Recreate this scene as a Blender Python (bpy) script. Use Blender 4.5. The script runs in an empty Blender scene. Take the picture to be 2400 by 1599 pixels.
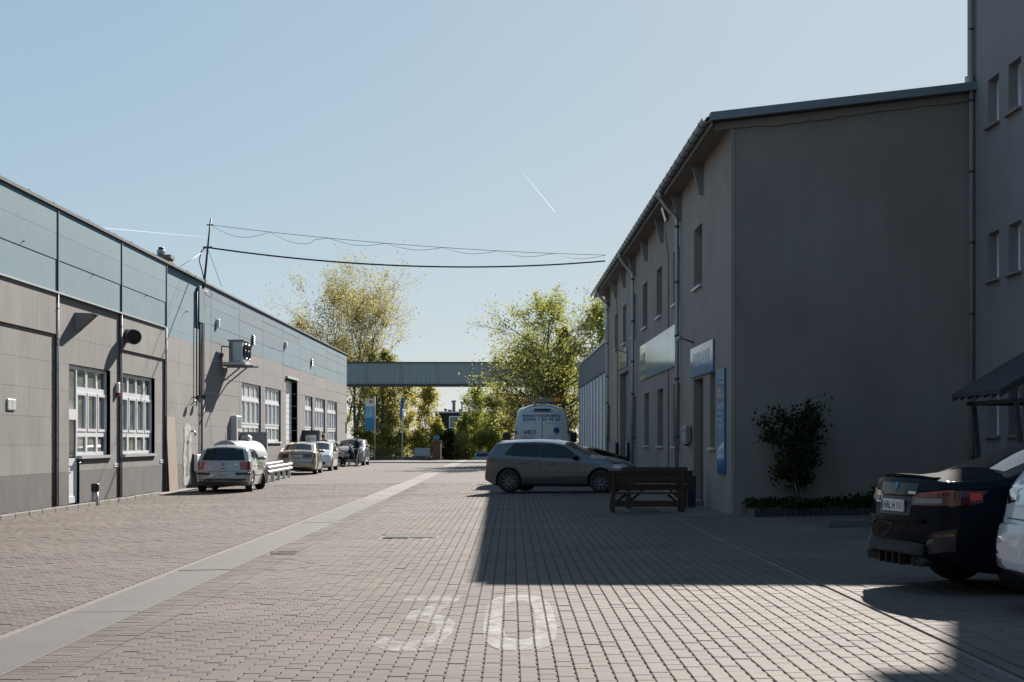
import bpy, bmesh, math, random
import numpy as np
from mathutils import Vector, Matrix
from mathutils.bvhtree import BVHTree

random.seed(7)
SC = bpy.context.scene
COL = SC.collection
R = math.radians
F = 3880.0            # focal length of the photograph in its own pixels
EYE = 1.5

# ------------------------------------------------------------------ camera
cd = bpy.data.cameras.new("camera")
cam = bpy.data.objects.new("camera", cd)
COL.objects.link(cam)
cam.location = (0, 0, EYE)
cam.rotation_euler = (R(90), 0, 0)
cd.sensor_width = 36.0
cd.lens = F / 2400.0 * 36.0
cd.shift_y = (1033 - 799.5) / 2400.0
cd.clip_start = 0.5
cd.clip_end = 9000
cd.dof.use_dof = True
cd.dof.focus_distance = 55
cd.dof.aperture_fstop = 8.0
SC.camera = cam

# ------------------------------------------------------------------ light
SUN_EL, SUN_AZ = R(27.2), R(15.8)      # azimuth clockwise from +Y
world = bpy.data.worlds.new("World")
SC.world = world
world.use_nodes = True
wn = world.node_tree
sky = wn.nodes.new("ShaderNodeTexSky")
sky.sky_type = 'NISHITA'
sky.sun_disc = False
sky.sun_elevation = SUN_EL
sky.sun_rotation = SUN_AZ
sky.air_density = 0.7
sky.dust_density = 0.3
sky.ozone_density = 3.0
bg = wn.nodes["Background"]
bg.inputs["Strength"].default_value = 0.058
# the photograph's film curve: a flatter, paler sky
sep = wn.nodes.new("ShaderNodeSeparateColor"); comb = wn.nodes.new("ShaderNodeCombineColor")
wn.links.new(sky.outputs[0], sep.inputs[0])
for i, (g_, k_) in enumerate(((0.45, 1.87), (0.33, 2.60), (0.22, 3.46))):
    p_ = wn.nodes.new("ShaderNodeMath"); p_.operation = 'POWER'; p_.inputs[1].default_value = g_
    m_ = wn.nodes.new("ShaderNodeMath"); m_.operation = 'MULTIPLY'; m_.inputs[1].default_value = k_
    wn.links.new(sep.outputs[i], p_.inputs[0]); wn.links.new(p_.outputs[0], m_.inputs[0]); wn.links.new(m_.outputs[0], comb.inputs[i])
wn.links.new(comb.outputs[0], bg.inputs["Color"])
sd = bpy.data.lights.new("sun", 'SUN')
sd.energy = 5.0
sd.angle = R(0.5)
sd.color = (1.0, 0.93, 0.84)
sun = bpy.data.objects.new("sun", sd)
COL.objects.link(sun)
tosun = Vector((math.sin(SUN_AZ) * math.cos(SUN_EL), math.cos(SUN_AZ) * math.cos(SUN_EL), math.sin(SUN_EL)))
sun.rotation_euler = tosun.to_track_quat('Z', 'Y').to_euler()
sun.location = (40, 120, 80)
SC.view_settings.view_transform = 'Standard'
SC.view_settings.look = 'None'
SC.view_settings.gamma = 1.0
SC.view_settings.use_curve_mapping = False
SC.view_settings.exposure = 1.1
SC.cycles.max_bounces = 6
SC.cycles.transparent_max_bounces = 8
SC.cycles.caustics_reflective = False
SC.cycles.caustics_refractive = False
SC.cycles.sample_clamp_indirect = 4.0

# ------------------------------------------------------------------ helpers
def setk(o, label=None, cat=None, group=None, kind=None):
    if label: o["label"] = label
    if cat: o["category"] = cat
    if group: o["group"] = group
    if kind: o["kind"] = kind
    return o

def link(o, parent=None, keep=True):
    COL.objects.link(o)
    if parent is not None:
        o.parent = parent
        if keep and parent.parent is None:
            o.matrix_parent_inverse = parent.matrix_basis.inverted()
    return o

def thing(name, label, cat, loc=(0, 0, 0), rz=0.0, group=None):
    o = bpy.data.objects.new(name, None)
    o.empty_display_size = 0.2
    o.location = loc
    o.rotation_euler = (0, 0, rz)
    COL.objects.link(o)
    o.matrix_basis = Matrix.Translation(loc) @ Matrix.Rotation(rz, 4, 'Z')
    return setk(o, label, cat, group)

class MB:
    def __init__(s):
        s.v = []; s.f = []; s.sm = []
    def quad(s, a, b, c, d):
        i = len(s.v); s.v += [tuple(a), tuple(b), tuple(c), tuple(d)]; s.f.append((i, i+1, i+2, i+3)); s.sm.append(False)
        return s
    def hexa(s, p):   # 8 points: bottom ring 0-3, top ring 4-7
        i = len(s.v); s.v += [tuple(q) for q in p]
        for f in ((3, 2, 1, 0), (4, 5, 6, 7), (0, 1, 5, 4), (1, 2, 6, 5), (2, 3, 7, 6), (3, 0, 4, 7)):
            s.f.append(tuple(i + k for k in f)); s.sm.append(False)
        return s
    def box(s, x0, x1, y0, y1, z0, z1):
        return s.hexa([(x0, y0, z0), (x1, y0, z0), (x1, y1, z0), (x0, y1, z0), (x0, y0, z1), (x1, y0, z1), (x1, y1, z1), (x0, y1, z1)])
    def wbox(s, w, u0, u1, o0, o1, z0, z1):   # box in wall coordinates (along, out, up)
        return s.hexa([w(u0, o0, z0), w(u1, o0, z0), w(u1, o1, z0), w(u0, o1, z0), w(u0, o0, z1), w(u1, o0, z1), w(u1, o1, z1), w(u0, o1, z1)])
    def beam(s, p, q, wd, ht, up=(0, 0, 1)):
        p, q, up = Vector(p), Vector(q), Vector(up)
        d = (q - p).normalized(); sx = d.cross(up)
        if sx.length < 1e-4: sx = d.cross(Vector((1, 0, 0)))
        sx = sx.normalized(); uy = sx.cross(d).normalized()
        a, b = sx * wd / 2, uy * ht / 2
        return s.hexa([p - a - b, p + a - b, q + a - b, q - a - b, p - a + b, p + a + b, q + a + b, q - a + b])
    def tube(s, pts, r, n=8, caps=True):
        pts = [Vector(p) for p in pts]
        rs = r if isinstance(r, (list, tuple)) else [r] * len(pts)
        i0 = len(s.v); up = Vector((0, 0, 1)); prev = None
        for k, p in enumerate(pts):
            d = (pts[min(k+1, len(pts)-1)] - pts[max(k-1, 0)]).normalized()
            if prev is None:
                a = d.cross(up)
                if a.length < 0.05: a = d.cross(Vector((0, 1, 0)))
            else:
                a = prev - d * prev.dot(d)
            a.normalize(); prev = a; b = d.cross(a)
            for j in range(n):
                t = 2 * math.pi * j / n
                s.v.append(tuple(p + (a * math.cos(t) + b * math.sin(t)) * rs[k]))
        for k in range(len(pts) - 1):
            for j in range(n):
                j2 = (j + 1) % n
                s.f.append((i0 + k*n + j, i0 + k*n + j2, i0 + (k+1)*n + j2, i0 + (k+1)*n + j)); s.sm.append(True)
        if caps:
            s.f.append(tuple(i0 + j for j in range(n))[::-1]); s.sm.append(False)
            s.f.append(tuple(i0 + (len(pts)-1)*n + j for j in range(n))); s.sm.append(False)
        return s
    def prism(s, poly, vec):     # polygon of 3D points extruded by vec
        i = len(s.v); n = len(poly); vec = Vector(vec)
        s.v += [tuple(p) for p in poly] + [tuple(Vector(p) + vec) for p in poly]
        s.f.append(tuple(range(i, i+n))[::-1]); s.sm.append(False)
        s.f.append(tuple(range(i+n, i+2*n))); s.sm.append(False)
        for k in range(n):
            k2 = (k + 1) % n
            s.f.append((i+k, i+k2, i+n+k2, i+n+k)); s.sm.append(False)
        return s
    def lathe(s, prof, M=None, n=24, caps=True):   # prof (r,h) round local Z
        i0 = len(s.v); M = M or Matrix.Identity(4)
        for (r, h) in prof:
            for j in range(n):
                t = 2 * math.pi * j / n
                s.v.append(tuple(M @ Vector((r * math.cos(t), r * math.sin(t), h))))
        for k in range(len(prof) - 1):
            for j in range(n):
                j2 = (j + 1) % n
                s.f.append((i0 + k*n + j, i0 + k*n + j2, i0 + (k+1)*n + j2, i0 + (k+1)*n + j)); s.sm.append(True)
        if caps and prof[0][0] > 1e-4: s.f.append(tuple(i0 + j for j in range(n))[::-1]); s.sm.append(False)
        if caps and prof[-1][0] > 1e-4: s.f.append(tuple(i0 + (len(prof)-1)*n + j for j in range(n))); s.sm.append(False)
        return s
    def mesh(s, name, mat=None, bevel=0.0, smooth=None, fixn=False):
        me = bpy.data.meshes.new(name)
        me.from_pydata(s.v, [], s.f)
        if smooth is None:
            me.polygons.foreach_set("use_smooth", s.sm)
        else:
            me.polygons.foreach_set("use_smooth", [smooth] * len(s.f))
        if bevel or fixn:
            bm = bmesh.new(); bm.from_mesh(me)
            bmesh.ops.recalc_face_normals(bm, faces=bm.faces)
            if bevel:
                bmesh.ops.bevel(bm, geom=[e for e in bm.edges if len(e.link_faces) == 2 and e.calc_face_angle(0) > 0.5], offset=bevel, segments=1, affect='EDGES', clamp_overlap=True)
            bm.to_mesh(me); bm.free()
        if mat: me.materials.append(mat)
        me.update()
        return me
    def build(s, name, mat, parent=None, bevel=0.0, smooth=None, fixn=True, **kw):
        o = bpy.data.objects.new(name, s.mesh(name, mat, bevel, smooth, fixn))
        link(o, parent)
        return setk(o, **kw)

def np_mesh(name, V, faces_n, mat, attr=None, smooth=False):
    """V (N,3) float; faces_n list of (k, array(F,k))"""
    me = bpy.data.meshes.new(name)
    me.vertices.add(len(V)); me.vertices.foreach_set("co", np.asarray(V, np.float32).ravel())
    tot = sum(a.size for _, a in faces_n); nf = sum(len(a) for _, a in faces_n)
    me.loops.add(tot); me.polygons.add(nf)
    li = np.concatenate([a.ravel() for _, a in faces_n]).astype(np.int32)
    cnt = np.concatenate([np.full(len(a), k, np.int32) for k, a in faces_n])
    st = np.concatenate([[0], np.cumsum(cnt)[:-1]]).astype(np.int32)
    me.loops.foreach_set("vertex_index", li)
    me.polygons.foreach_set("loop_start", st)
    me.polygons.foreach_set("use_smooth", np.full(nf, smooth))
    if attr is not None:
        at = me.attributes.new("tint", 'FLOAT', 'POINT'); at.data.foreach_set("value", np.asarray(attr, np.float32))
    me.update(calc_edges=True); me.validate()
    if mat: me.materials.append(mat)
    return me

def place_text(s, c, right, up, w, h, mat, parent, name="lettering", ext=0.001, stretch=True, bold=0.0):
    cu = bpy.data.curves.new("txt", 'FONT'); cu.body = s; cu.extrude = 0.0; cu.offset = bold
    cu.resolution_u = 2
    ob = bpy.data.objects.new("txt", cu)
    me = bpy.data.meshes.new_from_object(ob)
    bpy.data.objects.remove(ob); bpy.data.curves.remove(cu)
    n = len(me.vertices)
    co = np.empty(n * 3, np.float32); me.vertices.foreach_get("co", co); co = co.reshape(-1, 3)
    mn, mx = co.min(0), co.max(0)
    sx = w / (mx[0] - mn[0]); sy = h / (mx[1] - mn[1])
    if not stretch: sx = sy = min(sx, sy)
    right, up, c = Vector(right).normalized(), Vector(up).normalized(), Vector(c)
    q = (co - (mn + mx) / 2)
    P = np.array(c)[None] + q[:, :1] * sx * np.array(right)[None] + q[:, 1:2] * sy * np.array(up)[None]
    me.vertices.foreach_set("co", P.astype(np.float32).ravel()); me.update()
    me.name = name
    me.materials.clear(); me.materials.append(mat)
    o = bpy.data.objects.new(name, me); link(o, parent)
    return o

# ------------------------------------------------------------------ materials
def mat(name, col, rough=0.6, metal=0.0, var=0.0, scale=3.0, stretch=(1, 1, 1), bump=0.0, bscale=60.0, objrand=0.0,
        coat=0.0, spec=0.5, var2=0.0, scale2=0.4, col2=None, coords="Object", emit=None, trans=0.0):
    m = bpy.data.materials.new(name); m.use_nodes = True
    nt = m.node_tree; N = nt.nodes; L = nt.links
    b = N["Principled BSDF"]
    b.inputs["Roughness"].default_value = rough
    b.inputs["Metallic"].default_value = metal
    b.inputs["Coat Weight"].default_value = coat
    b.inputs["Coat Roughness"].default_value = 0.04
    b.inputs["Specular IOR Level"].default_value = spec
    c = (*col, 1)
    b.inputs["Base Color"].default_value = c
    if var or bump or objrand or var2:
        tc = N.new("ShaderNodeTexCoord")
        src = tc.outputs["Object"]
        if coords == "World":
            g = N.new("ShaderNodeNewGeometry"); src = g.outputs["Position"]
        cur = None
        rgb = N.new("ShaderNodeRGB"); rgb.outputs[0].default_value = c; cur = rgb.outputs[0]
        def mul(fac_socket, lo, hi):
            nonlocal cur
            mr = N.new("ShaderNodeMapRange"); mr.inputs[1].default_value = 0.25; mr.inputs[2].default_value = 0.75
            mr.inputs[3].default_value = lo; mr.inputs[4].default_value = hi
            L.new(fac_socket, mr.inputs[0])
            mx = N.new("ShaderNodeVectorMath"); mx.operation = 'SCALE'
            L.new(cur, mx.inputs[0]); L.new(mr.outputs[0], mx.inputs["Scale"]); cur = mx.outputs[0]
        if var:
            mp = N.new("ShaderNodeMapping"); mp.inputs["Scale"].default_value = stretch
            L.new(src, mp.inputs[0])
            nz = N.new("ShaderNodeTexNoise"); nz.inputs["Scale"].default_value = scale; nz.inputs["Detail"].default_value = 5
            nz.inputs["Roughness"].default_value = 0.65
            L.new(mp.outputs[0], nz.inputs["Vector"])
            if col2 is not None:
                mixn = N.new("ShaderNodeMix"); mixn.data_type = 'RGBA'
                mr = N.new("ShaderNodeMapRange"); mr.inputs[1].default_value = 0.38; mr.inputs[2].default_value = 0.62
                L.new(nz.outputs[0], mr.inputs[0]); L.new(mr.outputs[0], mixn.inputs["Factor"])
                L.new(cur, mixn.inputs["A"]); mixn.inputs["B"].default_value = (*col2, 1); cur = mixn.outputs["Result"]
            else:
                mul(nz.outputs[0], 1 - var, 1 + var)
        if var2:
            nz2 = N.new("ShaderNodeTexNoise"); nz2.inputs["Scale"].default_value = scale2; nz2.inputs["Detail"].default_value = 4
            L.new(src, nz2.inputs["Vector"]); mul(nz2.outputs[0], 1 - var2, 1 + var2)
        if objrand:
            oi = N.new("ShaderNodeObjectInfo")
            mr = N.new("ShaderNodeMapRange"); mr.inputs[3].default_value = 1 - objrand; mr.inputs[4].default_value = 1 + objrand
            L.new(oi.outputs["Random"], mr.inputs[0])
            mx = N.new("ShaderNodeVectorMath"); mx.operation = 'SCALE'
            L.new(cur, mx.inputs[0]); L.new(mr.outputs[0], mx.inputs["Scale"]); cur = mx.outputs[0]
        L.new(cur, b.inputs["Base Color"])
        if bump:
            nb = N.new("ShaderNodeTexNoise"); nb.inputs["Scale"].default_value = bscale; nb.inputs["Detail"].default_value = 4
            L.new(src, nb.inputs["Vector"])
            bn = N.new("ShaderNodeBump"); bn.inputs["Strength"].default_value = bump; bn.inputs["Distance"].default_value = 0.02
            L.new(nb.outputs[0], bn.inputs["Height"]); L.new(bn.outputs[0], b.inputs["Normal"])
    return m

def leafmat(name, c0, c1, transl=0.55):
    m = bpy.data.materials.new(name); m.use_nodes = True
    nt = m.node_tree; N = nt.nodes; L = nt.links
    N.remove(N["Principled BSDF"]); out = N["Material Output"]
    at = N.new("ShaderNodeAttribute"); at.attribute_name = "tint"
    mx = N.new("ShaderNodeMix"); mx.data_type = 'RGBA'
    mx.inputs["A"].default_value = (*c0, 1); mx.inputs["B"].default_value = (*c1, 1)
    L.new(at.outputs["Fac"], mx.inputs["Factor"])
    d = N.new("ShaderNodeBsdfDiffuse"); t = N.new("ShaderNodeBsdfTranslucent"); ms = N.new("ShaderNodeMixShader")
    L.new(mx.outputs["Result"], d.inputs[0]); L.new(mx.outputs["Result"], t.inputs[0])
    ms.inputs[0].default_value = transl
    L.new(d.outputs[0], ms.inputs[1]); L.new(t.outputs[0], ms.inputs[2]); L.new(ms.outputs[0], out.inputs[0])
    return m

def paint(name, col, metal=0.35, rough=0.32):
    return mat(name, col, rough=rough, metal=metal, coat=1.0)

M_conc = mat("concrete_grey", (0.1985, 0.1847, 0.1758), 0.9, var=0.20, scale=5, stretch=(1, 1.6, 0.12), bump=0.25, bscale=40, objrand=0.05, var2=0.16, scale2=0.9, coords="World")
M_blue = mat("blue_paint", (0.1, 0.19, 0.238), 0.85, var=0.10, scale=6, stretch=(1, 1.5, 0.10), bump=0.15, bscale=40, objrand=0.06, var2=0.10, scale2=0.6, coords="World")
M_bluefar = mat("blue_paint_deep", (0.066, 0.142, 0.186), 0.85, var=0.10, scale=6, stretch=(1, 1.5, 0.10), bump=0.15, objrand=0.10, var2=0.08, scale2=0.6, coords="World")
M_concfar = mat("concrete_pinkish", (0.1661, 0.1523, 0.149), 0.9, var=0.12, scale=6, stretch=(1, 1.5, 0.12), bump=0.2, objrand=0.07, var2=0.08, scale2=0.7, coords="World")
M_plinth = mat("plinth_grey", (0.0932, 0.0875, 0.0867), 0.9, var=0.2, scale=2.2, bump=0.25, bscale=40, var2=0.15, scale2=1.2, coords="World")
M_joint = mat("joint_mortar", (0.44, 0.435, 0.43), 0.95)
M_jointdk = mat("joint_dark", (0.0923, 0.0891, 0.0859), 0.95)
M_pvc = mat("white_window_frame", (0.80, 0.80, 0.82), 0.35)
M_dkmetal = mat("dark_metal", (0.06, 0.065, 0.07), 0.5, metal=0.3)
M_grmetal = mat("grey_metal", (0.24, 0.25, 0.255), 0.45, metal=0.5, var=0.1, scale=4)
M_zinc = mat("zinc", (0.36, 0.40, 0.41), 0.42, metal=0.7, var=0.12, scale=6, stretch=(1, 1, 0.3))
M_steel = mat("galvanised_steel", (0.55, 0.56, 0.56), 0.4, metal=0.6, var=0.12, scale=9)
M_white = mat("white_plastic", (0.78, 0.78, 0.78), 0.4)
M_lgrey = mat("light_grey_metal", (0.55, 0.56, 0.56), 0.5)
M_black = mat("black_plastic", (0.018, 0.018, 0.02), 0.45)
M_rubber = mat("rubber", (0.02, 0.02, 0.021), 0.8, var=0.2, scale=12)
M_chrome = mat("chrome", (0.75, 0.75, 0.76), 0.15, metal=1.0)
M_alloy = mat("alloy", (0.5, 0.5, 0.51), 0.3, metal=0.9)
M_glass = mat("window_glass", (0.2, 0.22, 0.205), 0.03, spec=0.8, var=0.3, scale=0.8)
M_glasspale = mat("curtained_glass", (0.46, 0.475, 0.46), 0.10, spec=0.25, var=0.16, scale=3, stretch=(1, 3, 0.2))
M_carglass = mat("car_glass", (0.008, 0.011, 0.013), 0.02, spec=0.4)
M_rearglass = mat("car_glass_reflective", (0.010, 0.014, 0.018), 0.02, spec=.9, coat=.35)
M_dkglass = mat("dark_glass", (0.02, 0.022, 0.025), 0.08, spec=0.4)
M_red = mat("red_lens", (0.30, 0.012, 0.012), 0.12, coat=1.0)
M_redb = mat("red_painted_glow", (0.75, 0.03, 0.03), 0.15, coat=1.0)  # bright red for the glow painted on the saloon's tail light
M_amber = mat("amber_lens", (0.85, 0.30, 0.04), 0.25, coat=0.5)
M_clear = mat("clear_lens", (0.55, 0.57, 0.58), 0.08, coat=1.0)
M_plate = mat("plate_white", (0.72, 0.72, 0.70), 0.4)
M_eu = mat("plate_blue", (0.02, 0.09, 0.40), 0.4)
M_ink = mat("black_print", (0.02, 0.02, 0.022), 0.6)
M_inkg = mat("grey_print", (0.10, 0.105, 0.11), 0.6)
M_inkw = mat("white_print", (0.70, 0.74, 0.76), 0.5)
M_inkb = mat("blue_print", (0.03, 0.20, 0.42), 0.5)
M_signblue = mat("sign_blue", (0.03, 0.17, 0.36), 0.10, spec=0.35)
M_signwhite = mat("sign_white", (0.40, 0.46, 0.50), 0.05, spec=0.6)
M_wood = mat("brown_wood", (0.058, 0.028, 0.018), 0.65, var=0.3, scale=4, stretch=(1, 12, 12), bump=0.2, bscale=30, objrand=0.15)
M_ply = mat("plywood", (0.2989, 0.23, 0.1669), 0.8, var=0.15, scale=3, stretch=(1, 6, 0.5), bump=0.1)
M_patch = mat("rough_plaster_patch", (0.2414, 0.2244, 0.2074), 0.95, var=0.3, scale=5, col2=(0.54, 0.52, 0.49), bump=0.6, bscale=14)
M_render = mat("grey_render", (0.31, 0.262, 0.225), 0.92, var=0.06, scale=1.5, bump=0.12, bscale=120, var2=0.12, scale2=0.6, coords="World")
M_gable = mat("dark_grey_render", (0.245, 0.218, 0.192), 0.95, var=0.10, scale=2.2, stretch=(1, 1, .22), bump=0.12, bscale=120, var2=0.13, scale2=0.5, coords="World")
M_tower = mat("tower_render", (0.265, 0.235, 0.23), 0.95, var=0.05, scale=1.4, bump=0.12, bscale=120, var2=0.06, scale2=0.4, coords="World")
M_fascia = mat("fascia_sheet", (0.17, 0.20, 0.22), 0.5, metal=0.3, var=0.08, scale=2)
M_soffit = mat("soffit_board", (0.20, 0.17, 0.145), 0.85, var=0.1, scale=5, stretch=(6, 1, 1))
M_corbel = mat("corbel_grey", (0.24, 0.24, 0.24), 0.9, var=0.08, scale=6)
M_sill = mat("sill_metal", (0.52, 0.52, 0.53), 0.4, metal=0.2)
M_roof = mat("roof_felt", (0.10, 0.10, 0.10), 0.9, var=0.2, scale=3)
M_bridge = mat("bridge_sheet", (0.28, 0.31, 0.315), 0.55, metal=0.1, var=0.05, scale=3, objrand=0.04)
M_annex = mat("annex_cladding", (0.16, 0.16, 0.17), 0.8, var=0.05, scale=3)
M_fold = mat("folding_door_sheet", (0.56, 0.6, 0.62), 0.4, var=0.06, scale=2)
M_bark = mat("bark", (0.075, 0.06, 0.048), 0.9, var=0.3, scale=6, bump=0.4, bscale=20)
M_kerb = mat("kerb_concrete", (0.1952, 0.1782, 0.158), 0.9, var=0.18, scale=9, bump=0.4, bscale=40, objrand=0.08)
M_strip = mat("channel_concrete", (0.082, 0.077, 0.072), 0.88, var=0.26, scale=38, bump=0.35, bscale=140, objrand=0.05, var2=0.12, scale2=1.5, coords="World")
M_sand = mat("joint_sand", (0.15, 0.125, 0.105), 0.95, var=0.3, scale=8)
M_iron = mat("cast_iron", (0.06, 0.058, 0.055), 0.85, spec=.15, metal=0.0, var=0.2, scale=14)
M_stone = mat("bark_mulch", (0.10, 0.075, 0.06), 0.9, var=0.4, scale=9, objrand=0.2)
M_brick = mat("brick_pillar", (0.13, 0.075, 0.055), 0.9, var=0.25, scale=12)
M_skin = mat("skin", (0.46, 0.26, 0.19), 0.55)
# ------------------------------------------------------------------ frames of reference
def wl(u, o, z): return (-10.97 + 0.0036 * u + o, u, z)          # hall wall: along, outwards, up
def wr(u, o, z): return (4.46 - 0.0085 * u - o, u, z)            # right-hand building wall
def uL(px): return 10.97 * F / (1214 - px)
def uR(px): return 4.46 * F / (px - 1167)
def zz(py, d): return EYE + (1033 - py) * d / F
def xx(px, d): return (px - 1200) * d / F
def gz(x, d):
    s = min(1.0, max(0.0, (85 - d) / 40.0))
    z = 0.03 + 0.016 * max(-11.5, min(9, x)) * s
    if d > 126: z -= min(0.8, (d - 126) * 0.16)
    return z

# ------------------------------------------------------------------ ground
def sheet(name, x0, x1, ys, nx, m, dz=0.0, parent=None, **kw):
    v = []; f = []
    xs = np.linspace(x0, x1, nx + 1)
    for y in ys:
        for x in xs: v.append((x, y, gz(x, y) + dz))
    for j in range(len(ys) - 1):
        for i in range(nx):
            a = j * (nx + 1) + i; f.append((a, a + 1, a + nx + 2, a + nx + 1))
    me = bpy.data.meshes.new(name); me.from_pydata(v, [], f); me.materials.append(m)
    o = bpy.data.objects.new(name, me); link(o, parent)
    return setk(o, **kw)

M_soil = mat("grassy_soil", (0.10, 0.085, 0.05), 0.95, var=0.4, scale=0.8, col2=(0.06, 0.075, 0.025), bump=0.5, bscale=8, coords="World")
M_farpave = mat("far_paving", (0.142, 0.126, 0.116), 0.9, spec=0.12, var=0.09, scale=9, stretch=(1, 0.22, 1), var2=0.10, scale2=0.35, bump=0.3, bscale=30, coords="World")
gm = bpy.data.meshes.new("ground"); gm.from_pydata([(-3000, -60, -.86), (3000, -60, -.86), (3000, 5000, -.86), (-3000, 5000, -.86)], [], [(0, 1, 2, 3)]); gm.materials.append(M_soil)
setk(link(bpy.data.objects.new("ground", gm)), kind="structure")
yard = sheet("paved_yard", -10.62, 12.0, list(np.linspace(58.5, 85, 7)) + [100, 126, 128, 130, 131.5], 12, M_farpave, 0.0, kind="structure")
sheet("joint_bed", -10.62, 14.0, [3, 20, 45, 58.45], 8, M_sand, -0.012, yard)

def paver_material():
    m = bpy.data.materials.new("paver"); m.use_nodes = True
    nt = m.node_tree; N = nt.nodes; L = nt.links; b = N["Principled BSDF"]
    b.inputs["Roughness"].default_value = 0.82
    b.inputs["Specular IOR Level"].default_value = 0.12
    at = N.new("ShaderNodeAttribute"); at.attribute_name = "tint"
    oi = N.new("ShaderNodeObjectInfo")
    ad = N.new("ShaderNodeMath"); ad.operation = 'ADD'; L.new(at.outputs["Fac"], ad.inputs[0]); L.new(oi.outputs["Random"], ad.inputs[1])
    fr = N.new("ShaderNodeMath"); fr.operation = 'FRACT'; L.new(ad.outputs[0], fr.inputs[0])
    cr = N.new("ShaderNodeValToRGB")
    e = cr.color_ramp.elements
    e[0].position = 0; e[0].color = (0.120, 0.094, 0.083, 1)
    e[1].position = 1; e[1].color = (0.137, 0.109, 0.095, 1)
    for p, c in ((0.3, (0.133, 0.107, 0.094, 1)), (0.55, (0.128, 0.110, 0.095, 1)), (0.8, (0.139, 0.115, 0.100, 1))):
        q = e.new(p); q.color = c
    L.new(fr.outputs[0], cr.inputs[0])
    g = N.new("ShaderNodeNewGeometry")
    nz = N.new("ShaderNodeTexNoise"); nz.inputs["Scale"].default_value = 0.55; nz.inputs["Detail"].default_value = 6
    L.new(g.outputs["Position"], nz.inputs["Vector"])
    mr = N.new("ShaderNodeMapRange"); mr.inputs[1].default_value = 0.3; mr.inputs[2].default_value = 0.7; mr.inputs[3].default_value = 0.80; mr.inputs[4].default_value = 1.13
    L.new(nz.outputs[0], mr.inputs[0])
    nf = N.new("ShaderNodeTexNoise"); nf.inputs["Scale"].default_value = 160; nf.inputs["Detail"].default_value = 2
    L.new(g.outputs["Position"], nf.inputs["Vector"])
    mf = N.new("ShaderNodeMapRange"); mf.inputs[1].default_value = 0.3; mf.inputs[2].default_value = 0.7; mf.inputs[3].default_value = 0.88; mf.inputs[4].default_value = 1.12
    L.new(nf.outputs[0], mf.inputs[0])
    mm = N.new("ShaderNodeMath"); mm.operation = 'MULTIPLY'; L.new(mr.outputs[0], mm.inputs[0]); L.new(mf.outputs[0], mm.inputs[1])
    mx = N.new("ShaderNodeVectorMath"); mx.operation = 'SCALE'; L.new(cr.outputs[0], mx.inputs[0]); L.new(mm.outputs[0], mx.inputs["Scale"])
    L.new(mx.outputs[0], b.inputs["Base Color"])
    bn = N.new("ShaderNodeBump"); bn.inputs["Strength"].default_value = 0.35; bn.inputs["Distance"].default_value = 0.004
    L.new(nf.outputs[0], bn.inputs["Height"]); L.new(bn.outputs[0], b.inputs["Normal"])
    return m
M_pav = paver_material()

PA, PB = 0.118, 0.225
def paver_template(rot):
    g, c = 0.002, 0.004
    a, b = PA, PB
    out = [(g, g), (a-g, g), (a-g, .05), (a-g-.008, .062), (a-g-.008, .163), (a-g, .175), (a-g, b-g), (g, b-g)]
    ins = [(g+c, g+c), (a-g-c, g+c), (a-g-c, .05), (a-g-.008-c, .062), (a-g-.008-c, .163), (a-g-c, .175), (a-g-c, b-g-c), (g+c, b-g-c)]
    V = [(x, y, 0.0) for x, y in ins] + [(x, y, -0.004) for x, y in out] + [(x, y, -0.03) for x, y in out]
    V = np.array(V, float); V[:, 0] -= a/2; V[:, 1] -= b/2
    top = np.arange(8)[None]
    q = [(8+k, 8+(k+1) % 8, (k+1) % 8, k) for k in range(8)] + [(16+k, 16+(k+1) % 8, 8+(k+1) % 8, 8+k) for k in range(8)]
    q = np.array(q)
    if rot:
        V = V[:, [1, 0, 2]]; top = top[:, ::-1]; q = q[:, ::-1]
    return V, top, q

def in_view(x, d): return abs(x) < 0.34 * d + 3.0 and d > 9.6
holes = [(-2.02, -1.15, 25.35, 26.45), (-3.26, -2.87, 22.15, 22.75)]
def free(x, y): return not any(h[0] < x < h[1] and h[2] < y < h[3] for h in holes)
cells = []
def zone(x0, x1, y0, y1, rot=False):
    w, h = (PB, PA) if rot else (PA, PB)
    if not rot:
        for i in range(int((x1 - x0) / w)):
            x = x0 + (i + .5) * w
            off = (i % 2) * h / 2
            for j in range(int((y1 - y0) / h)):
                y = y0 + (j + .5) * h + off
                if in_view(x, y) and free(x, y): cells.append((x, y, rot))
    else:
        for j in range(int((y1 - y0) / h)):
            y = y0 + (j + .5) * h
            off = 0
            for i in range(int((x1 - x0) / w)):
                x = x0 + (i + .5) * w + off
                if in_view(x, y) and free(x, y): cells.append((x, y, rot))
zone(-2.90, 3.05, 9.5, 58.4)
zone(-10.55, -3.97, 11.5, 58.4)
zone(3.19, 8.7, 10.0, 31.4, True)
rp = np.random.RandomState(3)
cells.sort(key=lambda c: c[1] + 0.02 * abs(c[0]))
near = cells[:300]; rest = cells[300:]
T = {r: paver_template(r) for r in (False, True)}
Pm = {}
for r in (False, True):
    V, top, q = T[r]
    Pm[r] = np_mesh("paver", V, [(8, top), (4, q)], M_pav)
for x, y, r in near:
    o = bpy.data.objects.new("paver", Pm[r])
    o.location = (x, y, gz(x, y) + rp.normal(0, 0.0012))
    link(o, yard)
Vs = []; tops = []; qs = []; tint = []; base = 0
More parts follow.
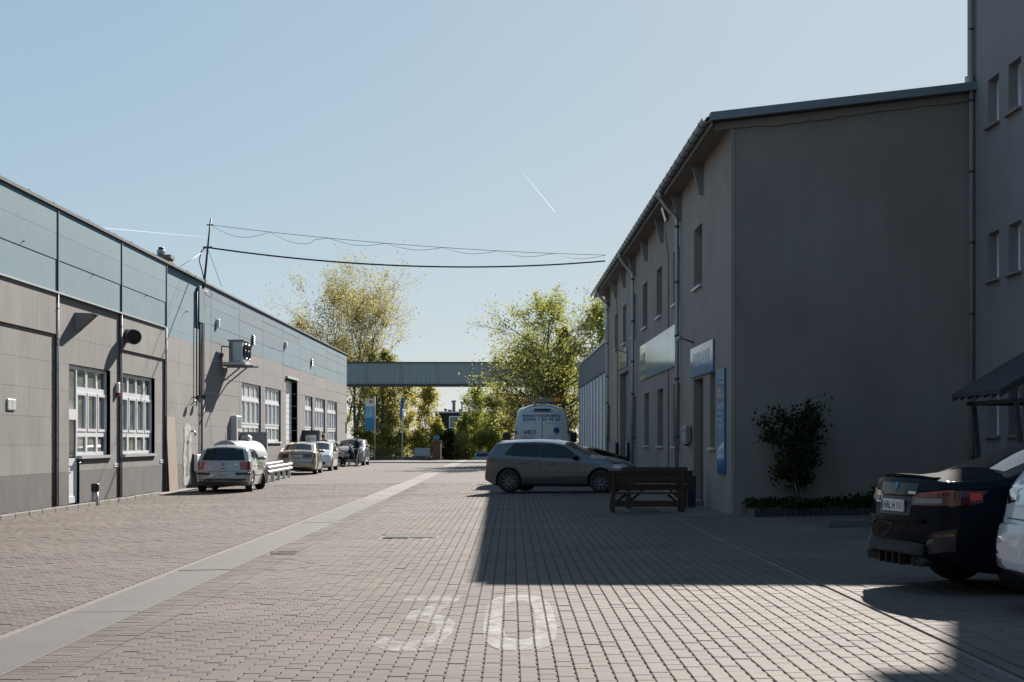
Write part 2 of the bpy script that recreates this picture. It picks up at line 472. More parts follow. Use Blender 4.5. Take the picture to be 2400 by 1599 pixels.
for r in (False, True):
    V, top, q = T[r]
    P = np.array([(x, y, gz(x, y)) for x, y, rr in rest if rr == r])
    P[:, 2] += rp.normal(0, 0.0012, len(P))
    n = len(P); nv = len(V)
    Vs.append((P[:, None, :] + V[None]).reshape(-1, 3))
    off = base + np.arange(n) * nv
    tops.append((off[:, None, None] + top[None]).reshape(-1, 8)); qs.append((off[:, None, None] + q[None]).reshape(-1, 4))
    tint.append(np.repeat(rp.rand(n), nv)); base += n * nv
o = bpy.data.objects.new("paver_field", np_mesh("paver_field", np.concatenate(Vs), [(8, np.concatenate(tops)), (4, np.concatenate(qs))], M_pav, np.concatenate(tint)))
link(o, yard); setk(o, kind="stuff")

# concrete channel slabs, rows of edging stones
M_stripfar = mat("channel_concrete_far", (.128, .117, .109), .9, var=.2, scale=3, coords="World")  # paler concrete colour for the far slabs
channel = bpy.data.objects.new("drainage_channel", None); link(channel); setk(channel, kind="structure")
cuts = [8.5, 14.75, 19.5, 24.4, 30.8, 37, 43.5, 50, 57, 64, 72, 80, 90, 100, 112, 126]
for a, b in zip(cuts[:-1], cuts[1:]):
    mb = MB(); dz = random.uniform(-.003, .004)
    x0, x1 = -3.94, -3.32
    g = lambda x, y: gz(x, y) + 0.004 + dz
    y0, y1 = a + .012, b - .012
    mb.hexa([(x0, y0, g(x0, y0)-.1), (x1, y0, g(x1, y0)-.1), (x1, y1, g(x1, y1)-.1), (x0, y1, g(x0, y1)-.1),
             (x0, y0, g(x0, y0)), (x1, y0, g(x1, y0)), (x1, y1, g(x1, y1)), (x0, y1, g(x0, y1))])
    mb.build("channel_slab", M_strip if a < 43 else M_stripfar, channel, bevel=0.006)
mb = MB(); ned = 0
for (x0, x1, st) in ((-3.31, -3.11, 0.118), (-3.10, -2.905, 0.118)):
    y = 9.6
    while y < 58.3:
        xc = (x0 + x1) / 2
        if in_view(xc, y) and free(xc, y + .06):
            if ned < 120:
                m1 = MB(); z = gz(xc, y) + random.uniform(-.002, .002)
                m1.box(x0+.004, x1-.004, y+.004, y+st-.004, z-.05, z); m1.build("edging_stone", M_pav, channel, bevel=0.004); ned += 1
            else:
                z = gz(xc, y) + random.uniform(-.002, .002); mb.box(x0+.004, x1-.004, y+.004, y+st-.004, z-.05, z)
        y += st
mb.build("edging_stone_rows", M_pav, channel, kind="stuff")
edge = bpy.data.objects.new("parking_edge", None); link(edge); setk(edge, kind="structure")
y = 9.6
while y < 33:
    m1 = MB(); z = gz(3.12, y) + 0.003
    m1.box(3.065, 3.175, y+.004, y+.246, z-.06, z); m1.build("edge_stone", M_pav, edge, bevel=0.004); y += .25

# street paint
def paint_material():
    m = bpy.data.materials.new("worn_road_paint"); m.use_nodes = True
    nt = m.node_tree; N = nt.nodes; L = nt.links; b = N["Principled BSDF"]; out = N["Material Output"]
    b.inputs["Base Color"].default_value = (0.36, 0.36, 0.36, 1); b.inputs["Roughness"].default_value = 0.7
    tr = N.new("ShaderNodeBsdfTransparent"); ms = N.new("ShaderNodeMixShader")
    g = N.new("ShaderNodeNewGeometry")
    n1 = N.new("ShaderNodeTexNoise"); n1.inputs["Scale"].default_value = 3.5; n1.inputs["Detail"].default_value = 6; n1.inputs["Roughness"].default_value = 0.7
    mp = N.new("ShaderNodeMapping"); mp.inputs["Scale"].default_value = (1.6, .7, 1); L.new(g.outputs["Position"], mp.inputs[0]); L.new(mp.outputs[0], n1.inputs["Vector"])
    mr = N.new("ShaderNodeMapRange"); mr.inputs[1].default_value = 0.33; mr.inputs[2].default_value = 0.66; mr.inputs[3].default_value = 0.04; mr.inputs[4].default_value = 0.52
    L.new(n1.outputs[0], mr.inputs[0])
    sx = N.new("ShaderNodeSeparateXYZ"); L.new(g.outputs["Position"], sx.inputs[0])
    fac = mr.outputs[0]
    for sock, o0, per, lim in (("X", 2.90, PA, 0.16),):
        a = N.new("ShaderNodeMath"); a.operation = 'ADD'; a.inputs[1].default_value = o0; L.new(sx.outputs[sock], a.inputs[0])
        d = N.new("ShaderNodeMath"); d.operation = 'DIVIDE'; d.inputs[1].default_value = per; L.new(a.outputs[0], d.inputs[0])
        f = N.new("ShaderNodeMath"); f.operation = 'FRACT'; L.new(d.outputs[0], f.inputs[0])
        q = N.new("ShaderNodeMath"); q.operation = 'LESS_THAN'; q.inputs[1].default_value = 1 - lim; L.new(f.outputs[0], q.inputs[0])
        mu = N.new("ShaderNodeMath"); mu.operation = 'MULTIPLY'; L.new(fac, mu.inputs[0]); L.new(q.outputs[0], mu.inputs[1]); fac = mu.outputs[0]
    L.new(fac, ms.inputs[0]); L.new(tr.outputs[0], ms.inputs[1]); L.new(b.outputs[0], ms.inputs[2]); L.new(ms.outputs[0], out.inputs[0])
    return m
M_paint = paint_material()
def paint_strip(outer, inner, name, parent):
    v = []; f = []
    n = len(outer)
    for p in outer + inner: v.append((p[0], p[1], gz(p[0], p[1]) + 0.007))
    for k in range(n - 1): f.append((k, k + 1, n + k + 1, n + k))
    me = bpy.data.meshes.new(name); me.from_pydata(v, [], f); me.materials.append(M_paint)
    o = bpy.data.objects.new(name, me); link(o, parent); return o
num = thing("speed_marking", "worn white speed limit number 30 painted on the sunlit paving", "road marking", (-0.3, 13.6, 0.03))
def ring(cx, cy, a, b, n=40, p=3.2):
    P = []
    for k in range(n + 1):
        t = 2 * math.pi * k / n; c, s = math.cos(t), math.sin(t)
        P.append((cx + a * math.copysign(abs(c) ** (2/p), c), cy + b * math.copysign(abs(s) ** (2/p), s)))
    return P
paint_strip(ring(0.06, 13.62, .29, 2.05), ring(0.06, 13.62, .13, 1.45), "digit_zero", num)
# the three: flat top bar, diagonal to the middle, round belly
o3 = [(-1.02, 15.75), (-.47, 15.75), (-.50, 15.2), (-.66, 14.05), (-.55, 13.85), (-.46, 13.4), (-.46, 12.6), (-.52, 12.0), (-.64, 11.62), (-.82, 11.60), (-1.02, 11.95)]
i3 = [(-1.02, 15.25), (-.66, 15.25), (-.70, 15.0), (-.92, 14.05), (-.92, 13.75), (-.62, 13.35), (-.59, 12.8), (-.61, 12.45), (-.70, 12.2), (-.82, 12.15), (-.96, 12.45)]
paint_strip(o3, i3, "digit_three", num)
ln = [((1660, 1352), (1720, 1349)), ((1820, 1382), (1880, 1378))]

# covers in the paving
cov = thing("manhole_cover", "large rectangular iron cover let into the sunlit paving", "manhole cover", (-1.58, 25.9, gz(-1.58, 25.9)))
z = gz(-1.58, 25.9)
MB().box(-2.0, -1.17, 25.38, 26.42, z-.05, z+.004).build("frame", M_iron, cov, bevel=.004)
MB().box(-1.95, -1.60, 25.45, 26.35, z+.004, z+.010).build("lid", M_iron, cov, bevel=.004)
MB().box(-1.57, -1.22, 25.45, 26.35, z+.004, z+.010).build("lid", M_iron, cov, bevel=.004)
gr = thing("drain_grate", "dark iron drain grate beside the concrete channel", "drain", (-3.06, 22.45, gz(-3.06, 22.45)))
z = gz(-3.06, 22.45)
MB().box(-3.25, -2.88, 22.17, 22.73, z-.08, z-.02).build("pit", M_black, gr)
fm = MB(); fm.box(-3.25, -3.21, 22.17, 22.73, z-.03, z+.005); fm.box(-2.92, -2.88, 22.17, 22.73, z-.03, z+.005); fm.box(-3.21, -2.92, 22.17, 22.21, z-.03, z+.005); fm.box(-3.21, -2.92, 22.69, 22.73, z-.03, z+.005)
fm.build("frame", M_iron, gr)
for k in range(7): MB().box(-3.205+k*.041, -3.185+k*.041, 22.215, 22.685, z-.025, z+.003).build("bar", M_iron, gr)

# kerb and mulch strip along the hall
kerb = bpy.data.objects.new("kerb", None); link(kerb); setk(kerb, kind="structure")
y = 30.0
while y < 49:
    x0 = wl(y, 0.30, 0)[0]; m1 = MB(); z = gz(x0, y)
    m1.box(x0 - .05, x0 + .05, y + .006, y + .994, z - .15, z + .10 + random.uniform(-.004, .004))
    m1.build("kerb_stone", M_kerb, kerb, bevel=.012); y += 1.0
mul = MB(); rr = random.Random(5)
for k in range(2600):
    u = 31 + 18.5 * rr.random(); oo = .02 + .22 * rr.random()
    if 40.3 < u < 41.5 and rr.random() < .8: continue
    x, yy, _ = wl(u, oo, 0); z = gz(x, u) + .05 + .03 * rr.random(); s = .012 + .028 * rr.random()
    ang = rr.random() * 3.1; c, sn = math.cos(ang) * s, math.sin(ang) * s
    mul.hexa([(x-c, yy-sn, z-s*.4), (x+sn, yy-c, z-s*.4), (x+c, yy+sn, z-s*.4), (x-sn, yy+c, z-s*.4), (x-c*.7, yy-sn*.7, z+s*.5), (x+sn*.7, yy-c*.6, z+s*.3), (x+c*.7, yy+sn*.7, z+s*.6), (x-sn*.6, yy+c*.7, z+s*.4)])
mul.build("mulch_strip", M_stone, None, kind="stuff", label="dark bark and pebble strip between hall wall and kerb", cat="mulch")
mb = MB(); 
mb.hexa([wl(30, 0, gz(-10.8, 30)-.1), wl(30, .25, gz(-10.8, 30)-.1), wl(49, .25, gz(-10.8, 49)-.1), wl(49, 0, gz(-10.8, 49)-.1), wl(30, 0, gz(-10.8, 30)+.05), wl(30, .25, gz(-10.8, 30)+.05), wl(49, .25, gz(-10.8, 49)+.05), wl(49, 0, gz(-10.8, 49)+.05)])
mb.build("planting_bed", M_sand, None, kind="structure")
sheet("verge", -11.0, -10.30, [49, 60, 85, 110], 1, M_kerb, 0.03, kind="structure")

# ------------------------------------------------------------------ left hall
def subtract(rect, holes):
    out = [rect]
    for h in holes:
        nxt = []
        for (a0, a1, b0, b1) in out:
            h0, h1, g0, g1 = max(a0, h[0]), min(a1, h[1]), max(b0, h[2]), min(b1, h[3])
            if h0 >= h1 - 1e-6 or g0 >= g1 - 1e-6: nxt.append((a0, a1, b0, b1)); continue
            if g0 > b0 + 1e-6: nxt.append((a0, a1, b0, g0))
            if g1 < b1 - 1e-6: nxt.append((a0, a1, g1, b1))
            if h0 > a0 + 1e-6: nxt.append((a0, h0, g0, g1))
            if h1 < a1 - 1e-6: nxt.append((h1, a1, g0, g1))
        out = nxt
    return out

hall = thing("factory_hall", "long grey and blue concrete factory hall with white windows on the left", "building", wl(60, 0, 0))
NW = [(40.45, 44.55, 1.12, 3.38, 'door'), (45.95, 50.0, 1.12, 3.38, 4)]
FW = [(65.7, 70.6, 1.46, 3.83, 4), (71.75, 76.5, 1.46, 3.83, 4), (85.2, 88.35, 1.46, 3.83, 2), (89.35, 94.05, 1.46, 3.83, 4), (95.25, 100.2, 1.46, 3.83, 4)]
GATE = (78.2, 82.1, -.3, 4.45)
holes_ = [(40.45, 41.42, -0.35, 3.38), (41.42, 44.55, 1.12, 3.38), (45.95, 50.0, 1.12, 3.38)] + [w[:4] for w in FW] + [GATE]
bays_near = [21.2, 27.2, 33.2, 39.2, 45.5, 51.3, 57.2]
MB().wbox(wl, -12, 21.15, -.30, 0, -.3, 5.0).build("side_wall", M_conc, hall); MB().wbox(wl, -12, 21.15, -.30, .05, 5.003, 6.97).build("side_wall", M_blue, hall)
rows_near = [(-.35, .74), (.74, 1.40), (1.40, 2.05), (2.05, 2.7), (2.7, 3.35), (3.35, 4.02), (4.02, 5.02), (5.02, 5.78), (5.78, 6.39), (6.39, 6.97)]
for bi in range(len(bays_near) - 1):
    a, b = bays_near[bi], bays_near[bi + 1]
    for (z0, z1) in rows_near:
        out = 0.0; m = M_conc
        last = bi == 5
        if z1 <= .75: m = M_plinth
        if z0 >= 5.0:
            m = M_blue; out = 0.0 if last else (.062 if z1 < 5.8 else .075)
        elif z0 >= 4.0 and bi in (0, 2, 4): out = .05
        if last and z0 >= 4.0 and z0 < 5.0: z1_ = 4.72
        g = .0025
        segs = [(z0, z1, m)]
        if last and 4.0 <= z0 < 5.0: segs = [(z0, 4.78, M_conc), (4.78, z1, M_blue)]
        for (q0, q1, mm) in segs:
            for r_ in subtract((a + .03, b - .03, q0 + g, q1 - g if q1 == z1 else q1), holes_):
                MB().wbox(wl, r_[0], r_[1], -.30, out, r_[2], r_[3]).build("wall_panel", mm, hall)
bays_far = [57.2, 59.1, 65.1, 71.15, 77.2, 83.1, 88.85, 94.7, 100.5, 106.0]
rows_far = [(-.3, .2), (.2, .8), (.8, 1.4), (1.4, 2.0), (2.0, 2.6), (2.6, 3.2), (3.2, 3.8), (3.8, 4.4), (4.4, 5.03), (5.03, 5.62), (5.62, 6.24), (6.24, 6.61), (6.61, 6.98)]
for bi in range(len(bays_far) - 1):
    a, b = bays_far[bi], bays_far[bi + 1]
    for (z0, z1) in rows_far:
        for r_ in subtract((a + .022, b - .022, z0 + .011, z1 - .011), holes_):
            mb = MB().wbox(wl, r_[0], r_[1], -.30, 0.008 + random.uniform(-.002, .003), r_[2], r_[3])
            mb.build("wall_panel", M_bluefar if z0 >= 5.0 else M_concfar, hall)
# joint backing, body, roof
for (a, b, m) in ((21.2, 57.2, M_jointdk), (57.2, 105.98, M_joint)):
    mb = MB()
    for r_ in subtract((a, b, -.35, 6.97), holes_): mb.wbox(wl, r_[0], r_[1], -.305, -.010 if b < 60 else .001, r_[2]+.0, r_[3])
    mb.build("joint_filling", m, hall)
MB().wbox(wl, -12, 105.9, -22, -.33, -.4, 6.9).build("inner_shell", M_jointdk, hall)
MB().wbox(wl, -12, 57.3, -22.5, .13, 6.985, 7.06).build("roof_edge", M_roof, hall)
MB().wbox(wl, 57.3, 106.15, -22.5, .07, 6.985, 7.05).build("roof_edge", M_roof, hall)
for k in range(9):
    u = 36.5 + k * 2.6 + random.uniform(-.4, .4)
    MB().wbox(wl, u, u + .25, -.1, .10, 7.062, 7.10).build("roof_clip", M_grmetal, hall)
# flashing under the blue band, cover strips and conductor pipes at the bay lines
MB().wbox(wl, 33.2, 51.28, .055, .10, 4.985, 5.025).build("flashing", M_steel, hall)
for u in bays_near[2:6]:
    MB().wbox(wl, u - .03, u + .03, -.02, .10, 5.03, 6.96).build("cover_strip", M_bluefar, hall)
    mb = MB(); p = [wl(u + .05, .07, z) for z in (-.1, 2.5, 5.0)]; mb.tube(p, .018, 6); mb.build("conductor_pipe", M_grmetal, hall)
    MB().wbox(wl, u - .028, u + .028, -.02, .05, -.2, 5.0).build("cover_strip", M_plinth, hall)
    for k in range(7):
        MB().wbox(wl, u + .02, u + .08, .0, .09, .3 + k * .72, .33 + k * .72).build("pipe_clip", M_grmetal, hall)

# windows
def casement(parent, w, u0, u1, z0, z1, ncol, glass, zsplit=(0.245, 0.735), sill=True, o=-.10):
    fr = MB(); H = z1 - z0; t = .09
    fr.wbox(w, u0, u0 + t, o - .06, o, z0, z1); fr.wbox(w, u1 - t, u1, o - .06, o, z0, z1)
    fr.wbox(w, u0 + t, u1 - t, o - .06, o, z1 - t, z1); fr.wbox(w, u0 + t, u1 - t, o - .06, o, z0, z0 + t)
    zs = [z0] + [z0 + H * s for s in zsplit] + [z1]
    for z in zs[1:-1]: fr.wbox(w, u0 + t, u1 - t, o - .06, o + .004, z - .075, z + .075)
    us = np.linspace(u0, u1, ncol + 1)
    for u in us[1:-1]:
        for a, b in zip(zs[:-1], zs[1:]):
            fr.wbox(w, u - .085, u + .085, o - .06, o + .002, a + .076, b - .076)
    win = fr.build("window", M_pvc, parent)
    for i in range(ncol):
        for a, b in zip(zs[:-1], zs[1:]):
            p = MB(); a_, b_, c_, d_ = us[i] + .06, us[i+1] - .06, a + .06, b - .06
            p.wbox(w, a_, b_, o - .05, o - .035, c_, d_); p.build("pane", glass, win)
    for i in range(ncol):      # opening lights of the middle row stand a little proud
        s = MB(); a_, b_, c_, d_ = us[i] + .065, us[i+1] - .065, zs[1] + .06, zs[2] - .06; q = .07
        for r_ in ((a_, b_, d_ - q, d_), (a_, b_, c_, c_ + q), (a_, a_ + q, c_ + q, d_ - q), (b_ - q, b_, c_ + q, d_ - q)):
            s.wbox(w, r_[0], r_[1], o - .034, o + .022, r_[2], r_[3])
        s.build("sash", M_pvc, win)
    if sill:
        MB().wbox(w, u0 - .05, u1 + .05, o, .075, z0 - .075, z0 - .005).build("sill", M_sill, win)
    return win
casement(hall, wl, 41.42, 44.55, 1.12, 3.38, 3, M_glass)
casement(hall, wl, 45.95, 50.0, 1.12, 3.38, 4, M_glass)
for (a, b, c, d, n) in FW: casement(hall, wl, a, b, c, d, n, M_glasspale, zsplit=(0.27, 0.745), o=-.07)
# entrance door of the near bay
dr = MB(); u0, u1, o = 40.47, 41.41, -.06
zf = gz(-10.8, 41) + .10
for r_ in ((u0, u0 + .09, zf, 3.37), (u1 - .09, u1, zf, 3.37), (u0 + .09, u1 - .09, 3.28, 3.37), (u0 + .09, u1 - .09, 2.02, 2.28), (u0 + .09, u1 - .09, zf, zf + .16), (u0 + .09, u1 - .09, .88, 1.06)):
    dr.wbox(wl, r_[0], r_[1], o - .06, o, r_[2], r_[3])
door = dr.build("door", M_pvc, hall)
MB().wbox(wl, u0 + .09, u1 - .09, o - .05, o - .02, zf + .16, .88).build("lower_panel", M_white, door)
MB().wbox(wl, u0 + .09, u1 - .09, o - .05, o - .03, 1.06, 2.02).build("pane", M_dkglass, door)
MB().wbox(wl, u0 + .09, u1 - .09, o - .05, o - .03, 2.28, 3.28).build("pane", M_glass, door)
MB().tube([wl(41.33, .0, .95), wl(41.33, .05, .95), wl(41.2, .05, .95)], .012, 6).build("handle", M_steel, door)
# roller gate in its recess
gt = MB(); gu0, gu1 = GATE[0], GATE[1]
gate = MB().wbox(wl, gu0, gu1, -.295, -.27, -.2, 4.45).build("roller_gate", M_lgrey, hall)
for k in range(17):
    z = -.05 + k * .26
    MB().wbox(wl, gu0 + .06, gu1 - .06, -.27, -.245, z + .012, z + .25).build("gate_slat", M_white if k > 5 else M_lgrey, gate)
MB().wbox(wl, gu0 - .1, gu1 + .1, -.02, .12, 4.46, 4.56).build("gate_canopy", M_lgrey, hall)
MB().wbox(wl, gu1 + .002, gu1 + .06, -.29, .03, -.2, 4.45).build("gate_jamb", M_dkmetal, hall)
for px, py in ((45, 567), (212, 645), (335, 695), (432, 732)):
    u = uL(px); z = zz(py, u)
    MB().tube([wl(u, .0, z), wl(u, .13, z + .02)], .012, 5).build("wall_hook", M_dkmetal, hall)
MB().wbox(wl, 105.2, 105.9, .012, .03, 2.0, 2.7).build("red_marker", M_red, hall)
# patched-up doorway, little number plates
rr = random.Random(4); out_ = []
for k in range(9): out_.append((54.3 + rr.uniform(-.12, .12), .02 + k * .24))
for k in range(5): out_.append((54.5 + k * .22, 2.12 + rr.uniform(-.10, .12)))
for k in range(9): out_.append((55.5 + rr.uniform(-.12, .12), 1.95 - k * .24))
MB().prism([wl(u, .002, z) for u, z in out_], (.012, 0, 0)).build("plaster_patch", M_patch, hall)
rr = random.Random(8); out_ = [(54.75 + .12 * k + rr.uniform(-.03, .03), .35) for k in range(4)] + [(55.12 + rr.uniform(-.06, .06), .5 + k * .2) for k in range(6)] + [(54.8 + rr.uniform(-.06, .06), 1.5 - k * .2) for k in range(5)]
MB().prism([wl(u, .014, z) for u, z in out_], (.008, 0, 0)).build("plaster_patch", M_concfar, hall)
for u, z in ((44.95, .83), (50.7, .86)):
    pl = MB().wbox(wl, u, u + .55, .001, .015, z - .05, z + .06).build("number_plate", M_white, hall)
    MB().wbox(wl, u + .08, u + .45, .015, .018, z - .012, z + .016).build("plate_print", M_inkg, pl)

# ------------------------------------------------------------------ things fixed to the hall wall
t = thing("meter_cover", "pair of small white ribbed covers on the grey wall at the left edge", "wall cover", wl(35.8, 0, 2.3))
for k in range(2):
    a = 35.52 + k * .29
    c = MB().wbox(wl, a, a + .27, 0, .03, 2.16, 2.40).build("cover_panel", M_white, t, bevel=.006)
    for j in range(5): MB().wbox(wl, a + .02, a + .25, .03, .036, 2.185 + j * .043, 2.205 + j * .043).build("rib", M_lgrey, c)

def wall_hood(u, z, kind):
    if kind == 0:
        t = thing("vent_hood", "triangular sheet metal vent hood with open mouth over the white door", "vent hood", wl(u, 0, z))
        A, B = [wl(u - .25, 0, z + .22), wl(u + .25, 0, z + .22), wl(u + .28, .46, z + .20), wl(u - .22, .46, z + .20)], [wl(u - .25, 0, z - .22), wl(u + .25, 0, z - .22)]
        mb = MB(); mb.v = A + B
        mb.f = [(0, 1, 2, 3), (0, 3, 4), (1, 5, 2)]; mb.sm = [False] * 3
        o = mb.build("hood_sheet", M_grmetal, t, fixn=False)
        sol = o.modifiers.new("thick", 'SOLIDIFY'); sol.thickness = .012
        MB().prism([wl(u - .22, .02, z - .19), wl(u + .22, .02, z - .19), wl(u + .24, .40, z + .17), wl(u - .19, .40, z + .17)], (0, 0, .01)).build("dark_mouth_sheet", M_black, t)  # black sheet in the open mouth, its inner shade put into the colour
    else:
        t = thing("vent_pipe", "round metal vent pipe with slanted open mouth beside the second window", "vent pipe", wl(u, 0, z))
        path = [wl(u, -.02, z), wl(u, .16, z), wl(u - .10, .27, z - .01), wl(u - .36, .36, z - .05)]
        mb = MB().tube(path, [.20, .20, .205, .21], 22, caps=False)
        o = mb.build("pipe_shell", M_grmetal, t, fixn=False)
        so = o.modifiers.new("thick", 'SOLIDIFY'); so.thickness = .012
        MB().tube([Vector(path[2]) * .6 + Vector(path[3]) * .4, Vector(path[2]) * .57 + Vector(path[3]) * .43], .19, 22).build("back_plate", M_black, t)  # black disc painting the dark inside of the open pipe
wall_hood(uL(181), zz(756, uL(181)), 0)
wall_hood(uL(291), zz(788, uL(291)), 1)

t = thing("alarm_box", "small white alarm box with red stripe on the wall between the two near windows", "alarm box", wl(45.2, 0, 2.9))
MB().wbox(wl, 45.12, 45.3, 0, .09, 2.80, 3.08).build("housing", M_white, t, bevel=.015)
MB().wbox(wl, 45.12, 45.3, .0, .092, 2.72, 2.796).build("stripe", M_red, t)

t = thing("plywood_board", "tall pale plywood board leaning against the grey wall", "board", wl(52.1, .1, 0))
zb = gz(-10.7, 52) + .03
MB().hexa([wl(51.45, .12, zb), wl(52.75, .12, zb), wl(52.75, .145, zb), wl(51.45, .145, zb), wl(51.45, .015, 2.25), wl(52.75, .015, 2.25), wl(52.75, .04, 2.25), wl(51.45, .04, 2.25)]).build("panel", M_ply, t)

t = thing("ash_bin", "short steel post bin with black top in front of the hall wall", "litter bin", (xx(223, 41.8), 41.8, gz(-10.6, 41.8)))
Mx = Matrix.Translation((xx(223, 41.8), 41.8, gz(-10.6, 41.8)))
MB().lathe([(.085, -.05), (.085, .36)], Mx, 18).build("post", M_steel, t)
MB().lathe([(.098, .36), (.10, .37), (.10, .53), (.09, .555), (0, .56)], Mx, 18).build("top", M_black, t)

for i, (px, py) in enumerate(((507, 758), (667, 809))):
    u = uL(px); z = zz(py, u)
    t = thing("wall_lamp", ["narrow white wall lamp on the blue band near the roof mast", "narrow white wall lamp on the blue band above the roller gate"][i], "wall lamp", wl(u, 0, z), group="white lamps on the blue band")
    MB().wbox(wl, u - .14, u + .14, .0, .03, z - .17, z + .17).build("back_plate", M_lgrey, t)
    MB().wbox(wl, u - .11, u + .11, .03, .12, z - .15, z + .15).build("lamp_body", M_white, t, bevel=.02)
for i, (px, py) in enumerate(((591, 797), (729, 850))):
    u = uL(px); z = zz(py, u)
    t = thing("louvre_vent", ["dark louvre vent on the blue band right of the air conditioner", "dark louvre vent on the blue band nearest the far hall corner"][i], "vent", wl(u, 0, z), group="louvre vents on the blue band")
    MB().wbox(wl, u - .14, u + .14, .0, .05, z - .2, z + .2).build("box", M_dkmetal, t)
    for k in range(5):
        zk = z - .16 + k * .08
        MB().hexa([wl(u-.14, .05, zk+.02), wl(u+.14, .05, zk+.02), wl(u+.14, .12, zk-.03), wl(u-.14, .12, zk-.03), wl(u-.14, .05, zk+.03), wl(u+.14, .05, zk+.03), wl(u+.14, .12, zk-.02), wl(u-.14, .12, zk-.02)]).build("louvre", M_grmetal, t)

# air conditioner on its bracket platform
t = thing("air_conditioner", "white air conditioning unit with two fans on a bracket high on the hall wall", "air conditioner", wl(61.6, .5, 4.3))
X0, X1 = -10.44, -9.93
MB().box(X0, X1, 61.0, 62.5, 4.40, 5.18).build("casing", mat("casing_cream", (.62, .61, .57), .45), t, bevel=.02)
MB().box(X0 + .02, X0 + .15, 60.985, 61.0, 4.44, 5.14).build("side_panel", M_grmetal, t)
MB().box(X0 + .17, X1 - .03, 60.98, 61.0, 4.46, 4.80).build("service_cover", M_lgrey, t)
MB().box(X0 - .05, X1 + .05, 60.95, 62.6, 5.182, 5.22).build("top_cover", M_grmetal, t)
for k in range(2):
    Mf = Matrix.Translation((X1 + .001, 61.4 + k * .72, 4.80)) @ Matrix.Rotation(R(90), 4, 'Y')
    f_ = MB().lathe([(.30, 0), (.30, .09), (.27, .09), (.27, .01)], Mf, 24).build("fan_ring", M_black, t)
    hub = MB().lathe([(.07, .02), (.07, .06), (0, .065)], Mf, 14)
    for j in range(5):
        a = j * 2 * math.pi / 5; c, s = math.cos(a), math.sin(a); c2, s2 = math.cos(a + .55), math.sin(a + .55)
        P = [Mf @ Vector(q) for q in ((c*.06, s*.06, .02), (c*.26, s*.26, .02), (c2*.26, s2*.26, .05), (c2*.06, s2*.06, .05))]
        hub.quad(*P)
    hub.build("fan_blades", M_dkmetal, f_)
t = thing("bracket_platform", "steel bracket platform carrying the air conditioner on the hall wall", "bracket", wl(61.6, .5, 4.2))
for u in (61.15, 62.35):
    MB().beam(wl(u, 0, 4.27), wl(u, 1.2, 4.27), .06, .06).build("arm", M_grmetal, t)
    MB().beam(wl(u, 0, 3.62), wl(u, .75, 4.24), .05, .05).build("strut", M_grmetal, t)
MB().wbox(wl, 60.8, 62.8, .1, .95, 4.305, 4.395).build("deck", M_lgrey, t)
t = thing("coolant_pipe", "dark insulated pipe running from the wall into the air conditioner", "pipe", wl(60.7, 0, 5))
MB().tube([wl(60.6, -.05, 4.55), wl(60.6, .12, 4.55), wl(60.6, .12, 4.95), wl(60.9, .35, 4.95), wl(61.05, .4, 4.9)], .025, 6).build("pipe", M_black, t)

# cables and lamps by the roof mast
t = thing("cable_run", "bundle of dark cables and pipes running down the hall wall below the roof mast", "cables", wl(56.5, 0, 4))
for (u, z0, z1, r_) in ((56.2, 2.9, 6.6, .022), (56.75, 2.8, 6.8, .03), (57.15, -.05, 6.7, .03), (57.5, 3.1, 6.5, .018)):
    MB().tube([wl(u, .06, z0), wl(u, .06, (z0+z1)/2), wl(u + .1, .06, z1)], r_, 6).build("cable", M_plinth if u > 57 else M_dkmetal, t)
MB().tube([wl(57.5, .06, 3.1), wl(57.7, .07, 2.8), wl(57.4, .08, 2.5), wl(57.0, .07, 2.55)], .016, 6).build("cable", M_dkmetal, t)
MB().tube([wl(56.2, .06, 2.9), wl(55.9, .06, 2.85), wl(55.7, .06, 2.8)], .018, 6).build("cable", M_dkmetal, t)
MB().wbox(wl, 56.4, 57.3, .0, .12, 5.55, 6.72).build("cable_duct", M_bluefar, t)
for i, (px, py) in enumerate(((449, 932), (464, 930))):
    u = uL(px); z = zz(py, u)
    t = thing("wall_spotlight", ["small dark spotlight low on the cable run, left one of two", "small dark spotlight low on the cable run, right one of two"][i], "spotlight", wl(u, 0, z), group="spotlights on the cable run")
    MB().tube([wl(u, 0, z), wl(u, .22, z + .03)], .02, 6).build("arm", M_dkmetal, t)
    MB().lathe([(.05, -.1), (.085, .1), (.085, .12), (.0, .12)], Matrix.Translation(wl(u - .15, .25, z - .05)) @ Matrix.Rotation(R(70), 4, 'X') , 12).build("head", M_dkmetal, t)
t = thing("junction_box", "white electric box fixed low on the hall wall behind the silver hatchback", "electric box", wl(56.1, 0, .7))
MB().wbox(wl, 55.75, 56.4, .0, .05, .42, 1.05).build("back_frame", M_dkmetal, t)
MB().wbox(wl, 55.78, 56.37, .05, .17, .46, 1.03).build("housing", M_white, t, bevel=.01)
MB().wbox(wl, 56.0, 56.12, .17, .185, .68, .76).build("lock", M_black, t)
t = thing("water_tap", "small tap pipe bending out of the patched wall", "tap", wl(55.4, 0, 1.75))
MB().tube([wl(55.45, 0, 1.82), wl(55.45, .12, 1.82), wl(55.45, .16, 1.74), wl(55.45, .16, 1.66)], .03, 8).build("spout", M_grmetal, t)
t = thing("gas_cabinet", "grey wall cabinet with dark lower opening left of the far windows", "cabinet", wl(63.6, 0, 2))
MB().wbox(wl, 63.15, 64.3, .0, .24, 1.48, 2.45).build("housing", M_lgrey, t, bevel=.01)
MB().wbox(wl, 63.4, 64.2, .24, .25, 1.98, 2.40).build("upper_door", M_grmetal, t)
MB().wbox(wl, 63.5, 63.95, .24, .252, 1.5, 1.85).build("opening", M_black, t)

